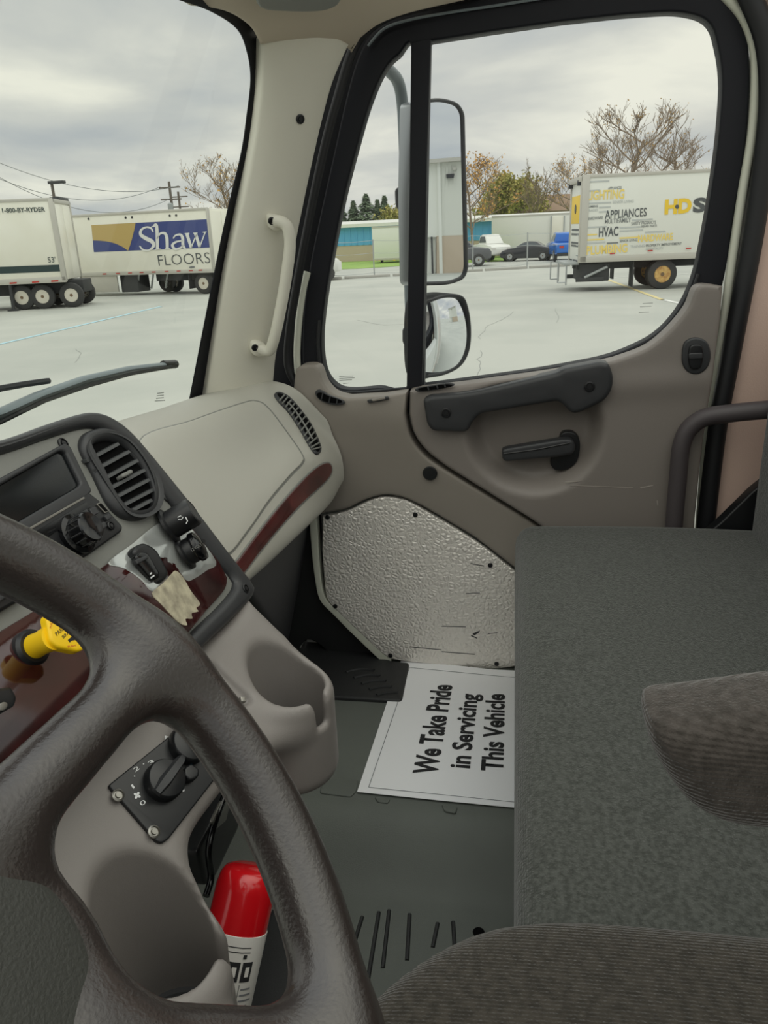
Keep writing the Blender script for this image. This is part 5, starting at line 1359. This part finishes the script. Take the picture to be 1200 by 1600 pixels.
# ================================================================== OUTSIDE: CARS
def car(name, label, o, heading, L, Wd, paint, kind):
    """Side profile lofted into a rounded body; glasshouse, wheels and lamps as parts."""
    s = hvec(*heading); q = np.cross((0, 0, 1.), s)
    t = thing(name, label, 'car' if kind == 'coupe' else 'pickup', o)
    def w(a, b, c): return np.array(o) + s * a + q * b + np.array([0, 0, c])
    if kind == 'coupe':
        low = [(0, .35), (.03, .62), (.18, .88), (1.0, .98), (1.5, 1.0), (2.8, .98), (3.6, .90), (4.3, .74), (4.5, .55), (4.5, .28), (3.9, .2), (.5, .2)]
        top = [(.85, .97), (1.45, 1.30), (2.1, 1.34), (2.55, 1.26), (3.2, .96)]
    else:
        low = [(0, .55), (0, 1.15), (2.0, 1.2), (2.0, 1.25), (4.0, 1.22), (5.2, 1.1), (5.4, .9), (5.4, .5), (4.8, .42), (.6, .45)]
        top = [(1.95, 1.2), (2.05, 1.80), (2.5, 1.88), (3.3, 1.85), (4.05, 1.22)]
    k = L / low[8 if kind == 'coupe' else 7][0]
    def solid(nm, prof, half, m_, taper=.0, inset=.92):
        P = rnd([(a * k, c) for a, c in prof], .10, 3); n = len(P); V = []
        zt, zb = P[:, 1].max(), P[:, 1].min()
        for b, sc in ((-half, inset), (-half * .94, 1), (half * .94, 1), (half, inset)):
            cx, cz = P.mean(0)
            for a, c in P:
                bb = b * (1 - taper * (c - zb) / (zt - zb)); V.append(w(cx + (a - cx) * sc, bb, cz + (c - cz) * sc))
        F = [tuple(range(n)), tuple(range(4 * n - 1, 3 * n - 1, -1))]
        for j in range(3):
            for i in range(n): F.append((j * n + i, j * n + (i + 1) % n, (j + 1) * n + (i + 1) % n, (j + 1) * n + i))
        bm = bmesh.new(); bv = [bm.verts.new(tuple(map(float, v))) for v in V]
        for f in F: bm.faces.new([bv[i] for i in f])
        return link(nm, bm_done(bm), m_, t, sharp=40)
    solid('body', low, Wd / 2, paint)
    solid('cabin', top, Wd / 2 * .86, paint, taper=.18)
    c_ = np.mean(top, 0); win = [((a - c_[0]) * .80 + c_[0], (c - c_[1]) * .72 + c_[1] + .01) for a, c in top]
    solid('side_windows', win, Wd / 2 * .87, M_glassdark, taper=.18, inset=.99)
    wr_ = .34 if kind == 'coupe' else .40
    for a in ((.85, 3.65) if kind == 'coupe' else (1.05, 4.4)):
        for sg in (-1, 1):
            c = w(a * k, sg * (Wd / 2 - .08), wr_); wheel_at(c, q * sg, wr_, .22, t, M_galv)
    for b in (-.6, .6):
        M_ = Matrix(((s[0], q[0], 0, o[0]), (s[1], q[1], 0, o[1]), (0, 0, 1, o[2]), (0, 0, 0, 1)))
        zz = .72 if kind == 'coupe' else .95
        box('tail_lamp', (-.02, b - .14, zz - .08), (.06, b + .14, zz + .08), M_redref, t, M=M_)
        box('head_lamp', (L - .12, b - .16, zz - .12), (L + .01, b + .16, zz), M_label, t, M=M_)
    box('bumper', (-.06, -Wd / 2 * .92, .38), (.1, Wd / 2 * .92, .55), M_chassis if kind != 'coupe' else paint, t, M=M_)
    return t
def gnd(x, y): p = at(x, y, SG); return p
g = gnd(866, 406); car('coupe', 'black coupe with a dark soft top parked by the grass', g, (.16, 1), 3.75, 1.8, M_carblack, 'coupe')
g = gnd(891, 409); car('pickup_truck', 'bright blue pickup truck half hidden behind the box truck', g, (1, .10), 5.0, 1.9, M_carblue, 'pickup')
g = gnd(715, 418); car('pickup_truck', 'dark grey pickup truck showing its front beside the wing mirror', g + np.array([1., 2.4, 0]), (.1, -1), 4.5, 1.9, M_cargrey, 'pickup')
g = gnd(752, 404) - np.array([4., 0, 0]); car('pickup_truck', 'small white pickup truck on the road by the long trailer', g, (-.9, -.45), 3.9, 1.6, M_white, 'pickup')
g = gnd(500, 440); car('pickup_truck', 'white pickup truck at the left end of the fence', g + np.array([.5, 3.2, 0]), (.25, -1), 4.2, 1.9, M_white, 'pickup')

# ================================================================== OUTSIDE: TREES AND POLES
def tree(label, base, H, spread, leaf, nleaf, seed, lean=0.0, leafr=.16, trunk_r=None, name='bare_tree', group=None, dense=4, start=.3):
    rg = np.random.default_rng(seed)
    o = thing(name, label, 'tree', base, group)
    V, F, tips = [], [], []
    def seg(p, d, L, r, lvl):
        n = 4; P = [p]
        dd = d.copy()
        for i in range(n):
            dd = dd + rg.normal(size=3) * .10 + np.array([0, 0, .04]); dd /= np.linalg.norm(dd)
            P.append(P[-1] + dd * L / n)
        R = np.linspace(max(r, .013), max(r * .55, .012), n + 1)
        v, f = tube_mesh(P, R, 3 if lvl > 1 else 6, cap=False); b = len(V); V.extend(v); F.extend(tuple(b + i for i in q) for q in f)
        if lvl >= 2: tips.extend(P[1:])
        if lvl >= dense: return
        k = 12 if lvl == 0 else (5 if lvl == 1 else 4)
        for j in range(k):
            t = start + (1 - start) * (j + rg.uniform(.2, .9)) / k if lvl == 0 else rg.uniform(.25, 1)
            x = t * n; i = min(int(x), n - 1); q = P[i] + (P[i + 1] - P[i]) * (x - i)
            az = j * 2.4 + rg.uniform(-.5, .5) if lvl == 0 else rg.uniform(0, 2 * math.pi)
            a = np.array([math.cos(az), math.sin(az), 0]) * spread
            nd = (np.array([0, 0, .55]) + a * 1.3 if lvl == 0 else dd * .8 + a + np.array([0, 0, .2])); nd /= np.linalg.norm(nd)
            seg(q, nd, L * (rg.uniform(.42, .55) * (1.15 - .75 * (t - start)) if lvl == 0 else rg.uniform(.42, .62)), r * (.42 if lvl == 0 else .55), lvl + 1)
    seg(np.array(base, float) - np.array([0, 0, .1]), np.array([lean, 0, 1.]), H * .82, trunk_r or H * .014, 0)
    zmax = max(v[2] for v in V); b0 = np.array(base, float); sc = H / (zmax - b0[2])
    V = [b0 + (np.array(v) - b0) * sc for v in V]; tips = [b0 + (t - b0) * sc for t in tips]
    link('branches', raw(V, F), M_bark, o, sharp=None)
    if nleaf:
        LV, LF = [], []
        for _ in range(nleaf):
            c = tips[rg.integers(len(tips))] + rg.normal(size=3) * leafr
            u = rg.normal(size=3); u /= np.linalg.norm(u); v = np.cross(u, rg.normal(size=3)); v /= max(np.linalg.norm(v), 1e-6)
            z = rg.uniform(.5, 1.1) * leafr * .7; b = len(LV)
            LV += [c - u * z, c + v * z * .6, c + u * z, c - v * z * .6]; LF.append((b, b + 1, b + 2, b + 3))
        f = link('foliage', raw(LV, LF), leaf, o, smooth=False); f['kind'] = 'stuff'
    return o
def tree_at(px, ptop, X, **kw):
    p = at(px, 380, PX(X)); base = (p[0], p[1], GZ); H = at(px, ptop, PX(X))[2] - GZ
    return base, H
b, H = tree_at(948, 152, 58); tree('tall bare tree with fine twigs rising behind the box truck', b, H, .62, M_bud, 500, 3, leafr=.12, start=.35)
b, H = tree_at(1012, 212, 72); tree('shorter bare tree to the right of the tallest one', b, H, .75, M_bud, 300, 8, leafr=.12)
b, H = tree_at(834, 244, 92); tree('bare upright tree above the black coupe', b, H, .45, M_bud, 100, 5, leafr=.1)
b, H = tree_at(742, 215, 62); tree('orange budding tree beside the wing mirror', b, H, .8, M_orange, 1500, 11, leafr=.17, name='budding_tree')
b, H = tree_at(905, 235, 90); tree('small orange budding tree behind the box truck roof edge', b, H, .7, M_orange, 700, 12, leafr=.16, name='budding_tree')
b, H = tree_at(366, 235, 60); tree('budding tree half hidden by the windscreen pillar', b, H, .7, M_orange, 500, 15, leafr=.14, name='budding_tree')
b, H = tree_at(788, 272, 96); tree('rounded olive green tree between the orange tree and the bare tree', b, H, .7, M_olive, 5200, 17, leafr=.34, name='leafy_tree', dense=3)
b, H = tree_at(815, 283, 104); tree('small olive green tree leaning against the bare upright tree', b, H, .6, M_olive, 3600, 19, leafr=.34, name='leafy_tree', dense=3)
b, H = tree_at(622, 322, 90); tree('brownish shrub tree at the right end of the evergreens', b, H, .7, M_olive, 1500, 21, leafr=.3, name='leafy_tree', dense=3)
def conifer(label, base, H, r, seed):
    rg = np.random.default_rng(seed); o = thing('evergreen_tree', label, 'tree', base, None)
    link('trunk', raw(*tube_mesh([np.array(base), np.array(base) + np.array([0, 0, H])], [.25, .03], 6)), M_bark, o)
    V, F = [], []
    for _ in range(3200):
        t = rg.uniform(.04, 1) ** .8; az = rg.uniform(0, 2 * math.pi); rad = r * (1.0 - t) ** .8 * rg.uniform(.2, 1.1) * (1 + .25 * math.sin(t * 40))
        d = np.array([math.cos(az), math.sin(az), -.25]); p = np.array(base) + np.array([0, 0, H * t]) + d * rad
        u = d * rg.uniform(.16, .34); v = np.array([-d[1], d[0], rg.uniform(-.3, .3)]) * .13; b = len(V)
        V += [p - u, p + v, p + u, p - v]; F.append((b, b + 1, b + 2, b + 3))
    f = link('foliage', raw(V, F), M_ever, o, smooth=False); f['kind'] = 'stuff'
for i, (px, top, r, lab) in enumerate(((536, 318, 1.9, 'leftmost small evergreen behind the warehouse roof'), (555, 314, 2.0, 'second evergreen from the left behind the warehouse'), (575, 303, 2.9, 'broad rounded evergreen, the largest of the row'), (592, 312, 1.5, 'slim evergreen just right of the largest one'), (603, 306, 2.1, 'pointed evergreen close to the mirror mast'), (520, 322, 1.6, 'evergreen at the window frame edge'))):
    p = at(px, 380, PX(96)); conifer(lab, (p[0], p[1], GZ), at(px, top, PX(96))[2] - GZ, r, 30 + i)

p = at(97, 380, PX(52)); zt = at(92, 285, PX(52))[2]
lp = thing('lamp_post', 'grey parking lot lamp post behind the phone-lettered trailer', 'lamp post', (p[0], p[1], GZ))
tube('pole', [(p[0], p[1], GZ), (p[0], p[1], zt)], .10, M_pole, lp, n=8)
box('lamp_head', (p[0] - .3, p[1] - 1.0, zt - .08), (p[0] + .1, p[1] + .12, zt + .1), M_chassis, lp, bevel=.03)
poles = []
for px, top, X, lab in ((276, 283, 72, 'taller wooden utility pole behind the flooring trailer'), (288, 299, 84, 'shorter wooden utility pole behind the flooring trailer')):
    p = at(px, 380, PX(X)); zt = at(px, top, PX(X))[2]
    u = thing('utility_pole', lab, 'utility pole', (p[0], p[1], GZ))
    tube('pole', [(p[0], p[1], GZ), (p[0], p[1], zt)], [.17, .12], M_pole, u, n=8)
    for dz in (.5, 1.5): tube('crossarm', [(p[0], p[1] - 1.0, zt - dz), (p[0], p[1] + 1.0, zt - dz)], .07, M_pole, u, n=6)
    lathe('transformer', [(.2, 0), (.24, .1), (.24, .7), (.1, .8), (0, .8)], (p[0] - .35, p[1], zt - 2.6), (0, 0, 1), M_galv, u, n=12)
    poles.append((p, zt))
for i, (px, py, sag) in enumerate(((-60, 228, 1.5), (-60, 252, 1.8), (-60, 240, 2.4))):
    a = np.array([poles[0][0][0], poles[0][0][1] + (-.9, .9, 0)[i], poles[0][1] - (.4, .4, 1.4)[i]])
    b = at(px, py, PX(55))
    o = tube('power_cable', [a + (b - a) * t - np.array([0, 0, sag * 4 * t * (1 - t)]) for t in np.linspace(0, 1, 20)], .022, M_wire, n=5)
    tag(o, ('highest thin power cable sagging across the grey sky', 'middle thin power cable sagging across the grey sky', 'lowest thin power cable sagging across the grey sky')[(0, 2, 1)[i]], 'cable', 'power cables')
